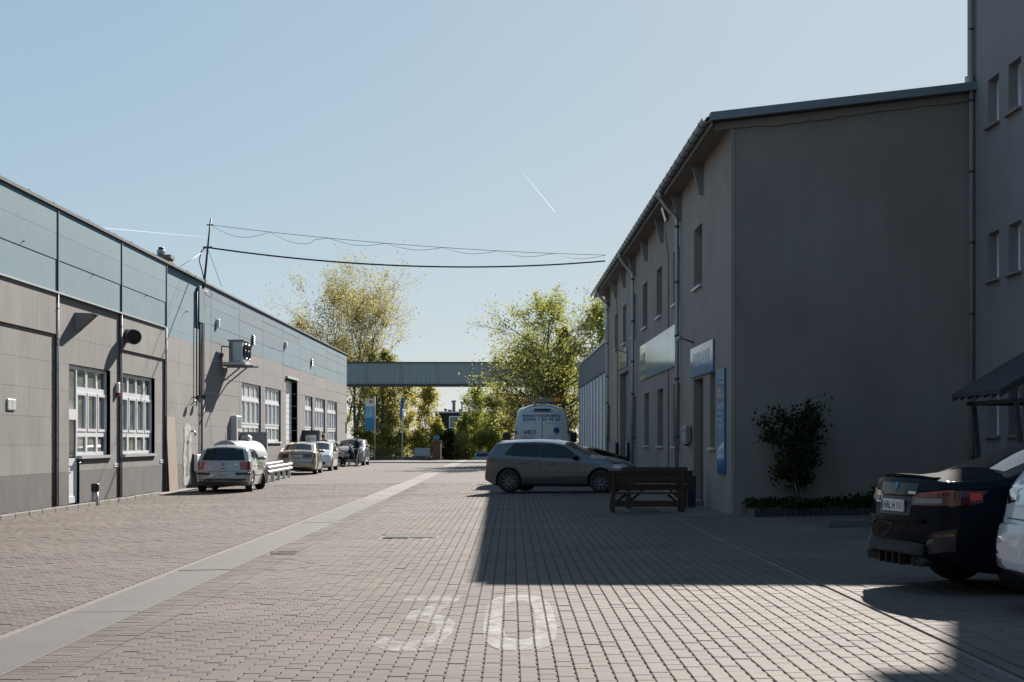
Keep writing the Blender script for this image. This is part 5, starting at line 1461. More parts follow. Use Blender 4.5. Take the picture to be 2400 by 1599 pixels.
# --- beige saloon along the hall
P_beige = paint("beige_gold_paint", (.33, .255, .165), .12, .35)
c = Car("beige_saloon", "gold beige saloon parked behind the white crash barrier, seen from behind", "car", (-9.62, 75.6, gz(-9.6, 75)), R(92.0), 4.44, 1.74,
        [(0, .56), (.03, .66), (.08, .90), (.13, 1.03), (.3, 1.05), (.62, 1.07), (1.30, 1.37), (1.5, 1.42), (2.0, 1.455), (2.4, 1.44), (2.75, 1.37), (3.4, 1.02), (3.8, .95), (4.2, .82), (4.38, .68), (4.44, .55)],
        [(0, .97), (4.44, .92)], P_beige, .98, 2.51, .31, tumble=.37)
c.patch("rear_window", M_carglass, 'T', [(.70, -.60), (.70, .60)], [(1.26, -.52), (1.26, .52)])
c.patch("windshield", M_carglass, 'T', [(3.34, -.62), (3.34, .62)], [(2.80, -.5), (2.80, .5)])
c.rect("rear_garnish", M_redd, 'B', -.76, .76, .74, .93); c.rect("bumper_strip", M_chrome, 'B', -.80, .80, .585, .61, off=.01); c.rect("bumper_trim", M_black, 'B', -.82, .82, .54, .585, off=.008)
for k in 'LR':
    c.lens("tail_light", M_redd, k, .16, .34, .76, .93)
    c.patch("side_window", M_carglass, k, [(1.02, 1.02), (1.92, .99)], [(1.46, 1.34), (1.92, 1.38)])
    c.patch("side_window", M_carglass, k, [(2.0, .99), (3.1, .97)], [(2.0, 1.38), (2.6, 1.31)])
    c.line(k, [(1.96, .98), (1.96, .3)]); c.line(k, [(3.0, .95), (3.0, .3)])
    c.rect("rub_strip", M_black, k, 1.5, 3.0, .50, .535, off=.008)
c.plate("HAL SE 92", .825, off=.018); c.mirror(2.9, 1.02); c.handle(1.5, .82); c.handle(2.4, .82)
MB().tube([c.hit('T', 1.55, 0, 0), c.hit('T', 1.55, 0, 0) + Vector((-.06, 0, .30))], [.012, .005], 6).build("aerial", M_black, c.root)
fixlocal(c)

# --- small white car facing the viewer
P_white2 = paint("white_paint_bright", (.70, .71, .72), .0, .3)
def front_car(name, label, loc, h, L, W, H, pm, cat="car", glass=M_carglass, wheel=.31):
    k = H / 1.45
    c = Car(name, label, cat, loc, h, L, W,
            [(0, .58), (.04, .75), (.10, .98 * k), (.3, 1.25 * k), (.45, 1.37 * k), (.9, 1.435 * k), (1.5, 1.45 * k), (L - 2.1, 1.40 * k), (L - 1.15, 1.03 * k), (L - .8, .97 * k), (L - .3, .80 * k), (L - .1, .68), (L, .52)],
            [(0, .98 * k), (L, .90 * k)], pm, .72, L - 1.55, wheel, tumble=.33)
    c.patch("windshield", glass, 'T', [(L - 1.22, -W*.37), (L - 1.22, W*.37)], [(L - 2.02, -W*.30), (L - 2.02, W*.30)])
    c.patch("rear_window", glass, 'B', [(-.58, 1.03 * k), (.58, 1.03 * k)], [(-.52, 1.3 * k), (.52, 1.3 * k)])
    for s_ in (-1, 1):
        c.lens("headlight", M_clear, 'F', s_ * W*.27, s_ * W*.43, .66 * k, .79 * k); c.lens("tail_light", M_red, 'B', s_ * W*.33, s_ * W*.46, .72 * k, .95 * k)
    c.rect("grille", M_black, 'F', -.38, .38, .60 * k, .70 * k); c.rect("lower_grille", M_black, 'F', -.55, .55, .32, .46)
    for q in 'LR':
        c.patch("side_window", glass, q, [(.75, 1.03 * k), (1.7, 1.0 * k)], [(.98, 1.34 * k), (1.7, 1.37 * k)]); c.patch("side_window", glass, q, [(1.77, 1.0 * k), (L - 1.4, .97 * k)], [(1.77, 1.37 * k), (L - 2.1, 1.33 * k)])
        c.line(q, [(1.74, .98 * k), (1.74, .3)]); c.line(q, [(L - 1.45, .95 * k), (L - 1.45, .3)])
    c.mirror(L - 1.5, 1.02 * k, M_black); c.handle(1.3, .84 * k); c.handle(2.1, .83 * k)
    return c
c = front_car("white_compact", "small white car facing the viewer just behind the beige saloon", (-9.62, 82.4, gz(-9.6, 82)), R(-90.5), 3.95, 1.68, 1.44, P_white2); c.plate("HAL UT 5", .50, 'F'); fixlocal(c)
P_sil2 = paint("pale_silver_paint", (.20, .21, .22), .1, .3)
c = front_car("silver_estate", "tall silver car facing the viewer at the far end of the hall, people in front", (-9.55, 99.0, gz(-9.5, 98)), R(-90), 4.45, 1.84, 1.60, P_sil2, wheel=.33); c.plate("HAL KL 70", .52, 'F'); fixlocal(c)
P_blue2 = paint("steel_blue_paint", (.10, .16, .21), .4, .3)
c = front_car("blue_car", "blue grey car half hidden beyond the far edge of the yard", (xx(1134, 132), 132.2, -.80), R(90), 4.2, 1.75, 1.47, P_blue2); c.plate("HAL PW 31", .6); fixlocal(c)
P_blk = paint("black_paint", (.008, .008, .009), .2, .45)
c = front_car("black_car", "black car parked by the workshop gate, only its roof showing above the grey hatchback", (xx(1424, 57.5) - .45, 56.6, gz(3, 56)), R(12), 4.0, 1.70, 1.25, P_blk); fixlocal(c)

# --- white service van
P_van = paint("van_white_paint", (.50, .52, .53), .0, .35)
c = Car("service_van", "tall white service van with orange beacons and phone number on its rear doors", "van", (.99, 57.1, gz(1, 57) - .02), R(90.0), 5.5, 2.05,
        [(0, .60), (.02, .70), (.04, 1.2), (.05, 1.9), (.09, 2.45), (.16, 2.58), (.3, 2.66), (.8, 2.70), (3.6, 2.68), (4.0, 2.55), (4.75, 1.45), (5.1, 1.25), (5.35, 1.0), (5.48, .7), (5.5, .6)],
        [(0, 1.35), (5.5, 1.2)], P_van, .95, 3.4, .345, tumble=.105, rr=.24, endcurve=.05,
        plan=[(0, .93), (.05, .96), (.2, .99), (.6, 1), (4.2, 1), (4.9, .95), (5.3, .85), (5.5, .72)])
c.line('B', [(.0, 2.42), (.0, .55)], .022, M_dkmetal); c.line('B', [(-.76, 2.43), (.76, 2.43)], .02, M_dkmetal); c.line('B', [(.80, 2.40), (.90, 1.5), (.90, .6)], .016, M_dkmetal); c.line('B', [(-.80, 2.40), (-.90, 1.5), (-.90, .6)], .016, M_dkmetal)
for s_ in (-1, 1):
    c.line('B', [(s_ * .07, 2.05), (s_ * .68, 2.05), (s_ * .74, 1.2)], .012, M_grmetal)
    c.patch("tail_light", M_redd, 'B', [(s_ * .93, .9), (s_ * .98, .9)], [(s_ * .92, 1.38), (s_ * .97, 1.38)])
    MB().box(-2.79, -2.70, s_ * .90 - .07, s_ * .90 + .07, 1.74, 1.80).build("door_hinge", M_black, c.root); MB().box(-2.79, -2.70, s_ * .93 - .07, s_ * .93 + .07, .84, .90).build("door_hinge", M_black, c.root)
    c.rect("side_window", M_carglass, 'L' if s_ > 0 else 'R', 3.55, 4.5, 1.45, 1.98)
hb = lambda z: c.hit('B', 0, z, 0).x - .006
place_text("MOBILER HYDRAULIK SERVICE", (hb(2.30), .02, 2.30), (0, -1, 0), (0, 0, 1), 1.24, .08, M_ink, c.root, bold=.02)
place_text("(0345) 1 22 96 62", (hb(2.17), .02, 2.17), (0, -1, 0), (0, 0, 1), 1.24, .135, M_inkb, c.root, bold=.025)
xz = hb(1.72) - .002
place_text("H", (xz, .555, 1.76), (0, -1, 0), (0, 0, 1), .10, .125, M_ink, c.root, bold=.03); place_text("S", (xz, .435, 1.76), (0, -1, 0), (0, 0, 1), .10, .125, M_ink, c.root, bold=.03)
MB().box(xz - .002, xz + .004, .22, .38, 1.69, 1.83).build("logo_square", M_inkb, c.root); MB().box(xz - .004, xz, .26, .36, 1.71, 1.81).build("logo_field", P_van, c.root)
place_text("R", (xz - .005, .31, 1.76), (0, -1, 0), (0, 0, 1), .06, .08, M_inkb, c.root)
for z_, s_ in ((1.63, "HYDRAULIK SERVICE"), (1.565, "REPARATUR VERKAUF"), (1.505, "PUMPEN ZYLINDER")): place_text(s_, (xz, .44, z_), (0, -1, 0), (0, 0, 1), .40, .038, M_inkg, c.root)
Mb = Matrix.Translation((xz, -.47, 1.82)) @ Matrix.Rotation(R(-90), 4, 'Y')
MB().lathe([(.065, .0), (.065, .006), (.105, .006), (.105, 0)], Mb, 28).build("emblem_ring", M_inkb, c.root); MB().lathe([(.035, 0), (.035, .006), (.0, .006)], Mb, 16).build("emblem_core", M_inkb, c.root)
for z_, w_ in ((1.65, .30), (1.59, .20), (1.53, .24)): place_text("hydraulik mobil", (xz, -.33, z_), (0, -1, 0), (0, 0, 1), w_, .026, M_inkg, c.root)
MB().box(-2.70, -2.60, -.27, .27, 2.475, 2.53).build("brake_lamp", M_black, c.root)
# roof light bar
MB().box(-2.45, -2.2, -.62, .62, 2.70, 2.74).build("bar_base", M_black, c.root); MB().box(-2.43, -2.22, -.40, .42, 2.745, 2.88).build("bar_lens", mat("smoked_lens", (.12, .15, .15), .15, coat=1), c.root)
for s_ in (1, -1): MB().box(-2.44, -2.21, .43 if s_ > 0 else -.62, .62 if s_ > 0 else -.41, 2.745, 2.89).build("beacon_lens", M_amber, c.root, bevel=.03)
MB().lathe([(.06, 0), (.055, .06), (.035, .10), (0, .11)], Matrix.Translation((-2.50, .26, 2.66)), 14).build("beacon_lens", M_amber, c.root)
for s_ in (1, -1): MB().box(-2.62, -2.56, s_ * .72 - .05, s_ * .72 + .05, 2.56, 2.66).build("work_lamp", M_black, c.root)
for s_ in (1, -1): MB().box(1.55, 1.70, s_ * 1.18 - .13, s_ * 1.18 + .13, 1.42, 1.78).build("wing_mirror", M_black, c.root, bevel=.04); MB().beam((1.62, s_ * .95, 1.5), (1.62, s_ * 1.1, 1.5), .05, .05).build("mirror_arm", M_black, c.root)
c.plate("HAL HS 96", .78)
c.patch("windshield", M_carglass, 'T', [(4.72, -.75), (4.72, .75)], [(4.06, -.70), (4.06, .70)])
fixlocal(c)
# ------------------------------------------------------------------ yard furniture
# bench seen from behind
bx0, bx1, bd = 1.98, 3.50, 33.0
t = thing("wooden_bench", "dark brown wooden bench seen from behind in front of the office corner", "bench", (2.74, bd, gz(2.7, bd)), R(0))
zg = gz(2.7, bd)
for i, (z0, z1) in enumerate(((.44, .56), (.575, .70), (.715, .83))):
    MB().hexa([(bx0 - .06, bd + .02 - .03*i, zg + z0), (bx1 + .10, bd + .02 - .03*i, zg + z0), (bx1 + .10, bd + .05 - .03*i, zg + z0), (bx0 - .06, bd + .05 - .03*i, zg + z0),
               (bx0 - .06, bd - .01 - .03*i, zg + z1), (bx1 + .10, bd - .01 - .03*i, zg + z1), (bx1 + .10, bd + .02 - .03*i, zg + z1), (bx0 - .06, bd + .02 - .03*i, zg + z1)]).build("back_slat", M_wood, t, bevel=.006)
for i in range(3): MB().box(bx0, bx1, bd + .09 + i * .15, bd + .22 + i * .15, zg + .36, zg + .395).build("seat_slat", M_wood, t, bevel=.006)
for x in (bx0 + .04, bx1 - .10):
    MB().beam((x, bd + .05, zg + .0), (x, bd - .055, zg + .80), .08, .07, up=(0, 1, 0)).build("leg", M_wood, t, bevel=.005)
    MB().beam((x, bd + .50, zg), (x, bd + .48, zg + .60), .08, .07, up=(0, 1, 0)).build("leg", M_wood, t, bevel=.005)
    MB().box(x - .04, x + .04, bd + .06, bd + .54, zg + .28, zg + .355).build("seat_bearer", M_wood, t, bevel=.005)
    MB().box(x - .045, x + .045, bd + .0, bd + .56, zg + .602, zg + .64).build("armrest", M_wood, t, bevel=.005)
    MB().beam((x + (.26 if x < 2.7 else -.26), bd + .3, zg + .34), (x, bd + .3, zg + .12), .05, .05).build("brace", M_wood, t)
MB().box(bx0 + .06, bx1 - .12, bd + .24, bd + .32, zg + .10, zg + .22).build("stretcher", M_wood, t, bevel=.005)
# second bench behind it, facing it
d2 = 34.6
t = thing("wooden_bench", "second brown wooden bench just behind the first, mostly hidden", "bench", (3.1, d2, gz(3, d2)))
zg = gz(3, d2); a0, a1 = 2.35, 3.72
for i, (z0, z1) in enumerate(((.58, .70), (.72, .86))): MB().box(a0, a1, d2 + .45, d2 + .48, zg + z0, zg + z1).build("back_slat", M_wood, t, bevel=.006)
for i in range(3): MB().box(a0, a1, d2 + i * .15, d2 + .13 + i * .15, zg + .40, zg + .435).build("seat_slat", M_wood, t, bevel=.006)
for x in (a0 + .1, a1 - .1):
    MB().box(x - .04, x + .04, d2 + .0, d2 + .07, zg, zg + .40).build("leg", M_wood, t); MB().box(x - .04, x + .04, d2 + .40, d2 + .449, zg, zg + .80).build("leg", M_wood, t)
    MB().beam((x + (.3 if x < 3 else -.3), d2 + .2, zg + .38), (x, d2 + .2, zg + .12), .05, .05).build("brace", M_wood, t)

bxn, bdn = xx(1620, 35.2), 35.2
t = thing("waste_bin", "narrow dark blue waste bin beside the entrance door", "litter bin", (bxn, bdn, gz(bxn, bdn)))
zg = gz(bxn, bdn)
M_binblue = mat("bin_blue", (.012, .022, .06), .5)
MB().hexa([(bxn-.08, bdn-.1, zg), (bxn+.08, bdn-.1, zg), (bxn+.08, bdn+.1, zg), (bxn-.08, bdn+.1, zg), (bxn-.095, bdn-.12, zg+.62), (bxn+.095, bdn-.12, zg+.62), (bxn+.095, bdn+.12, zg+.62), (bxn-.095, bdn+.12, zg+.62)]).build("bin_body", M_binblue, t, bevel=.01)
MB().box(bxn-.10, bxn+.10, bdn-.125, bdn+.125, zg+.622, zg+.66).build("lid", M_binblue, t, bevel=.012)
for i, px in enumerate((1446, 1472)):
    d = 58.5 - i * 2.4; x = xx(px, d); zg = gz(x, d)
    t = thing("gate_bollard", ["black bollard on the left side of the workshop gate", "black bollard on the right side of the workshop gate"][i], "bollard", (x, d, zg), group="bollards at the workshop gate")
    Mx = Matrix.Translation((x, d, zg))
    MB().lathe([(.07, 0), (.07, 1.3), (.05, 1.36), (0, 1.37)], Mx, 14).build("post", M_black, t)
    MB().box(x - .10, x - .045, d - .09, d - .071, zg + .9, zg + 1.40).build("pale_strip", M_lgrey, t)
x, d = 5.35, 26.6; zg = gz(x, d)
t = thing("parking_kerb", "low dark wheel stop on the shaded paving near the flower bed", "wheel stop", (x, d, zg))
MB().hexa([(5.05, 26.5, zg), (6.3, 26.5, zg), (6.3, 26.75, zg), (5.05, 26.75, zg), (5.08, 26.55, zg+.11), (6.27, 26.55, zg+.11), (6.27, 26.70, zg+.11), (5.08, 26.70, zg+.11)]).build("block", mat("dark_kerb", (.09, .09, .09), .9), t, bevel=.01)

# crash barrier
t = thing("crash_barrier", "white steel crash barrier of two rails on short posts beside the silver hatchback", "barrier", (-9.2, 65, gz(-9.2, 65)))
pa, pb = Vector((-9.00, 60.5, 0)), Vector((-9.22, 68.7, 0))
def rail(off, z0, z1):
    mb = MB(); n_ = 10
    prof = [(0, z0), (.05, z0 + .03), (.05, z0 + .09), (.0, (z0 + z1) / 2 - .02), (.0, (z0 + z1) / 2 + .02), (.05, z1 - .09), (.05, z1 - .03), (0, z1)]
    for q in (pa, pb):
        for (o_, z) in prof + [(o_ - .008, z) for o_, z in prof[::-1]]: mb.v.append((q.x + off + o_, q.y, gz(q.x, q.y) + z))
    m_ = len(prof) * 2
    for k in range(m_): k2 = (k + 1) % m_; mb.f.append((k, k2, m_ + k2, m_ + k)); mb.sm.append(False)
    mb.f.append(tuple(range(m_))[::-1]); mb.f.append(tuple(range(m_, 2 * m_))); mb.sm += [False, False]
    return mb
M_barrier = mat("barrier_white", (.30, .30, .295), .5, var=.1, scale=4)
rail(.08, .34, .62).build("rail", M_barrier, t); rail(-.32, .42, .70).build("rail", M_barrier, t)
for k in range(5):
    q = pa.lerp(pb, .03 + .235 * k); z = gz(q.x, q.y)
    MB().box(q.x - .06, q.x + .06, q.y - .05, q.y + .05, z, z + .58).build("post", M_steel, t)
    MB().box(q.x - .14, q.x + .14, q.y - .10, q.y + .10, z, z + .015).build("foot_plate", M_steel, t)
    MB().box(q.x - .32, q.x + .08, q.y - .03, q.y + .03, z + .50, z + .56).build("spacer", M_steel, t)
MB().box(pb.x - .34, pb.x + .16, pb.y, pb.y + .02, gz(-9.2, 68) + .45, gz(-9.2, 68) + .66).build("end_plate", M_barrier, t)

# rounded tank trailer and grey enclosure behind the silver car
M_tank = mat("white_tank", (.42, .43, .435), .35, var=.05, scale=2)
A, B = Vector((-9.97, 57.6, .88)), Vector((-9.56, 60.7, .88))
t = thing("tank_trailer", "white rounded tank trailer parked behind the silver hatchback", "trailer", (-9.8, 59, gz(-9.8, 59)))
ax = (B - A).normalized(); Mq = Matrix.Translation(A) @ ax.to_track_quat('Z', 'Y').to_matrix().to_4x4(); Lq = (B - A).length
MB().lathe([(0, .035), (.30, .03), (.60, .0), (.622, .025), (.622, Lq - .03), (.60, Lq), (.3, Lq + .03), (0, Lq + .035)], Mq, 40).build("tank", M_tank, t)
MB().lathe([(.628, .02), (.632, .03), (.632, .08), (.628, .09)], Mq, 40).build("end_band", M_steel, t)
hp = A.lerp(B, .80)
MB().box(hp.x - .18, hp.x + .18, hp.y - .3, hp.y + .3, 1.46, 1.70).build("hatch", M_tank, t, bevel=.09)
zg = gz(-9.8, 59)
MB().beam(A + Vector((0, 0, -.55)), B + Vector((0, 0, -.55)), .9, .12).build("chassis", M_dkmetal, t)
for s_ in (-1, 1):
    p = A.lerp(B, .5) + Vector((s_ * .62, 0, 0)); MB().lathe([(.30, -.09), (.32, -.06), (.32, .06), (.30, .09), (.15, .1), (0, .1)], Matrix.Translation((p.x, p.y, zg + .32)) @ Matrix.Rotation(R(90 * s_), 4, 'Y'), 20).build("wheel", M_rubber, t)
MB().beam(A + Vector((0, 0, -.55)), A + Vector((-.1, -1.0, -.5)), .08, .08).build("tow_bar", M_dkmetal, t)
M_encl = mat("enclosure_grey", (.27, .29, .29), .6, var=.05, scale=2)
t = thing("grey_enclosure", "grey sheet enclosure against the hall wall behind the white tank trailer", "enclosure", (-10.05, 64.5, gz(-10, 64)))
MB().box(-10.58, -9.52, 64.0, 64.18, gz(-10, 64), 1.83).build("cabinet", M_encl, t)
MB().box(-9.515, -9.47, 63.97, 64.2, gz(-10, 64), 1.85).build("bright_edge", M_barrier, t)
MB().tube([(-10.0, 63.97, 1.34), (-9.72, 63.97, 1.36), (-9.60, 63.97, 1.30), (-9.58, 63.97, 1.0)], .025, 6).build("hose", M_black, t)

# workshop sign board across the wall
t = thing("workshop_board", "dark grey board with a white lettered sign standing out from the hall wall", "sign", (-10.25, 84, gz(-10, 84)))
zg = gz(-10, 84)
MB().box(xx(707.5, 84), xx(749, 84), 84.0, 84.12, zg, zz(1008.5, 84)).build("board", M_dkmetal, t)
MB().beam((xx(709, 84), 84.1, zz(1012, 84)), (xx(703, 84), 85.5, zg), .06, .06).build("brace", M_grmetal, t)
MB().box(xx(716, 84), xx(741, 84), 83.96, 83.995, zz(1037.5, 84), zz(1020, 84)).build("sign_panel", M_plate, t)
place_text("Werkstatt", (xx(728.5, 84), 83.955, zz(1028.5, 84)), (1, 0, 0), (0, 0, 1), .38, .07, M_ink, t)

# folding table and two chairs by the far car
def chair(label, x, d, face, m):
    t = thing("garden_chair", label, "chair", (x, d, gz(x, d)), face, "chairs at the folding table")
    MB().box(-.22, .22, -.22, .22, .42, .45).build("seat", m, t).matrix_parent_inverse = Matrix.Identity(4)
    MB().hexa([(-.22, -.21, .5), (-.19, -.21, .5), (-.19, .21, .5), (-.22, .21, .5), (-.30, -.2, .92), (-.27, -.2, .92), (-.27, .2, .92), (-.30, .2, .92)]).build("backrest", m, t).matrix_parent_inverse = Matrix.Identity(4)
    for sx in (-1, 1):
        for sy in (-1, 1): MB().beam((sx*.18, sy*.19, .45), (sx*.24, sy*.22, 0), .03, .03).build("leg", M_lgrey, t).matrix_parent_inverse = Matrix.Identity(4)
    return t
M_redseat = mat("red_fabric", (.28, .045, .03), .8); M_plum = mat("plum_fabric", (.14, .06, .07), .8)
TD = 93.6
chair("red backed folding chair on the left of the folding table", xx(785, TD), TD, 0, M_redseat)
chair("plum coloured garden chair on the right of the folding table", xx(826, TD) + .05, TD, R(180), M_plum)
tx = xx(805, TD); zg = gz(tx, TD)
t = thing("folding_table", "small grey folding table between the two seated people", "table", (tx, TD, zg))
MB().box(tx - .36, tx + .36, TD - .3, TD + .3, zg + .70, zg + .73).build("tabletop", M_lgrey, t)
for s_ in (-1, 1):
    for q in (-1, 1): MB().beam((tx + s_*.32, TD + q*.26, zg), (tx + s_*.28, TD + q*.26, zg + .70), .04, .04).build("leg", M_grmetal, t)

# ------------------------------------------------------------------ people
def skin_mesh(name, J, E, rad, m, parent, root=0, sub=1):
    me = bpy.data.meshes.new(name); me.from_pydata(J, E, []); me.materials.append(m)
    o = bpy.data.objects.new(name, me); link(o, parent, keep=False)
    md = o.modifiers.new("skin", 'SKIN'); md.use_smooth_shade = True
    if not me.skin_vertices:
        bpy.context.view_layer.objects.active = o
    if me.skin_vertices:
        for i, r_ in enumerate(rad):
            v = me.skin_vertices[0].data[i]; v.radius = (r_, r_) if not isinstance(r_, tuple) else r_
            v.use_root = (i == root)
    sd_ = o.modifiers.new("sub", 'SUBSURF'); sd_.levels = sub; sd_.render_levels = sub
    return o
def person(label, loc, face, pose, shirt, legs, hair, bald=False, group="people by the far cars"):
    t = thing("person", label, "person", loc, face, group)
    P = dict(pel=(0, 0, .95), che=(.01, 0, 1.28), nec=(.01, 0, 1.50), hea=(.03, 0, 1.60), top=(.02, 0, 1.70))
    arm = lambda s_: [(.0, s_*.18, 1.42), (-.02, s_*.23, 1.14), (.08, s_*.22, .92), (.11, s_*.21, .84)]
    leg = lambda s_: [(0, s_*.09, .90), (.03, s_*.10, .50), (-.01, s_*.11, .09), (.15, s_*.13, .04)]
    if pose == 'stand': arm = lambda s_: [(.0, s_*.18, 1.42), (-.02, s_*.24, 1.14), (.20, s_*.14, 1.05), (.27, s_*.10, 1.06)]
    if pose == 'sit':
        P = dict(pel=(-.05, 0, .52), che=(.02, 0, .86), nec=(.07, 0, 1.06), hea=(.12, 0, 1.16), top=(.11, 0, 1.27))
        arm = lambda s_: [(.05, s_*.18, .99), (.16, s_*.24, .76), (.40, s_*.14, .76), (.49, s_*.11, .77)]
        leg = lambda s_: [(0, s_*.10, .50), (.40, s_*.12, .52), (.38, s_*.12, .09), (.54, s_*.13, .04)]
    J = [P['pel'], P['che'], P['nec'], P['hea'], P['top']]; E = [(0, 1), (1, 2), (2, 3), (3, 4)]; rad = [.12, (.15, .10), .055, .085, .07]
    for s_ in (1, -1):
        a = arm(s_); i = len(J); J += a; E += [(1, i), (i, i+1), (i+1, i+2), (i+2, i+3)]; rad += [.055, .042, .030, .036]
        h = Vector(a[3]); d_ = (Vector(a[3]) - Vector(a[2])).normalized(); sd_ = d_.cross(Vector((0, 0, 1)))
        sd_ = sd_.normalized() if sd_.length > .1 else Vector((0, 1, 0))
        for k, ln in enumerate((.068, .078, .074, .060)):
            b_ = h + d_ * .03 + sd_ * (.024 * (k - 1.5)); j = len(J)
            J += [tuple(b_), tuple(b_ + d_ * ln * .55 + Vector((0, 0, -.008))), tuple(b_ + d_ * ln + Vector((0, 0, -.022)))]; E += [(i+3, j), (j, j+1), (j+1, j+2)]; rad += [.011, .010, .008]
        b_ = h + sd_ * (.036 * s_); j = len(J); J += [tuple(b_), tuple(b_ + d_ * .05 + sd_ * .012 * s_)]; E += [(i+3, j), (j, j+1)]; rad += [.012, .009]
        l_ = leg(s_); i = len(J); J += l_; E += [(0, i), (i, i+1), (i+1, i+2), (i+2, i+3)]; rad += [.085, .06, .042, .035]
    skin_mesh("body", J, E, rad, M_skin, t)
    J = [P['pel'], P['che'], tuple(Vector(P['nec']) - Vector((0, 0, .05)))]; E = [(0, 1), (1, 2)]; rad = [(.15, .12), (.18, .13), .075]
    for s_ in (1, -1): a = arm(s_); i = len(J); J += a[:3]; E += [(1, i), (i, i+1), (i+1, i+2)]; rad += [.075, .058, .045]
    skin_mesh("shirt", J, E, rad, shirt, t)
    J = [tuple(Vector(P['pel']) + Vector((0, 0, .03)))]; E = []; rad = [(.14, .115)]
    for s_ in (1, -1): l_ = leg(s_); i = len(J); J += l_[:3]; E += [(0, i), (i, i+1), (i+1, i+2)]; rad += [.10, .075, .058]
    skin_mesh("trousers", J, E, rad, legs, t)
    for s_ in (1, -1):
        l_ = leg(s_); q = Vector(l_[2]); q2 = Vector(l_[3])
        o = MB().hexa([(q.x-.07, q.y-.045, 0), (q2.x+.03, q.y-.05, 0), (q2.x+.03, q.y+.05, 0), (q.x-.07, q.y+.045, 0), (q.x-.06, q.y-.04, .10), (q2.x, q.y-.04, .055), (q2.x, q.y+.04, .055), (q.x-.06, q.y+.04, .10)]).build("shoe", M_black, t, bevel=.015)
        o.matrix_parent_inverse = Matrix.Identity(4)
    hd = Vector(P['hea']).lerp(Vector(P['top']), .55)
    if not bald:
        o = MB().lathe([(.0, .115), (.05, .105), (.088, .06), (.097, .0), (.09, -.04)], Matrix.Translation(hd + Vector((-.018, 0, .0))) @ Matrix.Rotation(R(-18), 4, 'Y'), 16).build("hair", hair, t); o.matrix_parent_inverse = Matrix.Identity(4)
    o = MB().lathe([(.0, .028), (.014, .0), (.017, -.028), (0, -.035)], Matrix.Translation(hd + Vector((.095, 0, -.02))), 8).build("nose", M_skin, t); o.matrix_parent_inverse = Matrix.Identity(4)
    for s_ in (1, -1):
        o = MB().lathe([(0, .03), (.012, .02), (.014, -.02), (0, -.03)], Matrix.Translation(hd + Vector((.0, s_ * .088, -.02))), 8).build("ear", M_skin, t); o.matrix_parent_inverse = Matrix.Identity(4)
        o = MB().lathe([(0, .010), (.011, 0), (0, -.010)], Matrix.Translation(hd + Vector((.082, s_ * .032, .01))), 8).build("eye", M_ink, t); o.matrix_parent_inverse = Matrix.Identity(4)
    o = MB().box(hd.x + .078, hd.x + .088, -.025, .025, hd.z - .066, hd.z - .056).build("mouth", M_redseat, t); o.matrix_parent_inverse = Matrix.Identity(4)
    return t
M_navyc = mat("navy_cloth", (.016, .02, .032), .85); M_blackc = mat("black_cloth", (.012, .013, .016), .85); M_rust = mat("rust_cloth", (.26, .085, .03), .85)
M_hair = mat("dark_hair", (.02, .015, .012), .6); M_hairb = mat("brown_hair", (.10, .06, .035), .6); M_redc = mat("red_cloth", (.30, .05, .035), .85)
x = xx(837, 94.2); person("standing person in dark navy clothes beside the far silver car", (x, 94.2, gz(x, 94)), R(150), 'stand', M_navyc, M_blackc, M_hairb)
x = xx(824, TD); person("bald person in dark clothes sitting at the folding table", (x, TD, gz(x, TD)), R(178), 'sit', M_blackc, M_blackc, M_hair, bald=True)
x = xx(786, TD); person("person in red top with dark hair sitting at the folding table", (x, TD, gz(x, TD)), R(4), 'sit', M_redc, M_blackc, M_hair)
x = xx(757, 86.6); person("person in rust brown shirt standing behind the small white car", (x, 86.6, gz(x, 86.6) + .04), R(60), 'stand', M_rust, M_blackc, M_hair)

# ------------------------------------------------------------------ trees
def tubes_np(segs, n=5):
    V = []; Fq = []
    for (p, q, r0, r1) in segs:
        d = q - p; l = np.linalg.norm(d)
        if l < 1e-5: continue
        d = d / l; a = np.cross(d, [0, 0, 1.0]); la = np.linalg.norm(a)
        a = np.array([1.0, 0, 0]) if la < 1e-3 else a / la
        b = np.cross(d, a); i = len(V)
        for (c, r_) in ((p - d * r0 * .3, r0), (q + d * r1 * .3, r1)):
            for k in range(n):
                t_ = 2 * math.pi * k / n; V.append(c + (a * math.cos(t_) + b * math.sin(t_)) * r_)
        for k in range(n): k2 = (k + 1) % n; Fq.append((i + k, i + k2, i + n + k2, i + n + k))
    return np.array(V), np.array(Fq)

def leaves_np(C, size, tint, rng, flat=0.0):
    n = len(C)
    a = rng.normal(size=(n, 3)); a[:, 2] *= (1 - flat * .6); a /= np.linalg.norm(a, axis=1)[:, None]
    b = rng.normal(size=(n, 3)); b -= a * (a * b).sum(1)[:, None]; b /= np.linalg.norm(b, axis=1)[:, None]
    s = size * rng.uniform(.6, 1.35, n)[:, None]
    V = np.stack([C - a * s, C + b * s * .55, C + a * s, C - b * s * .55], 1).reshape(-1, 3)
    Fq = np.arange(n * 4).reshape(-1, 4)
    return V, Fq, np.repeat(tint, 4)

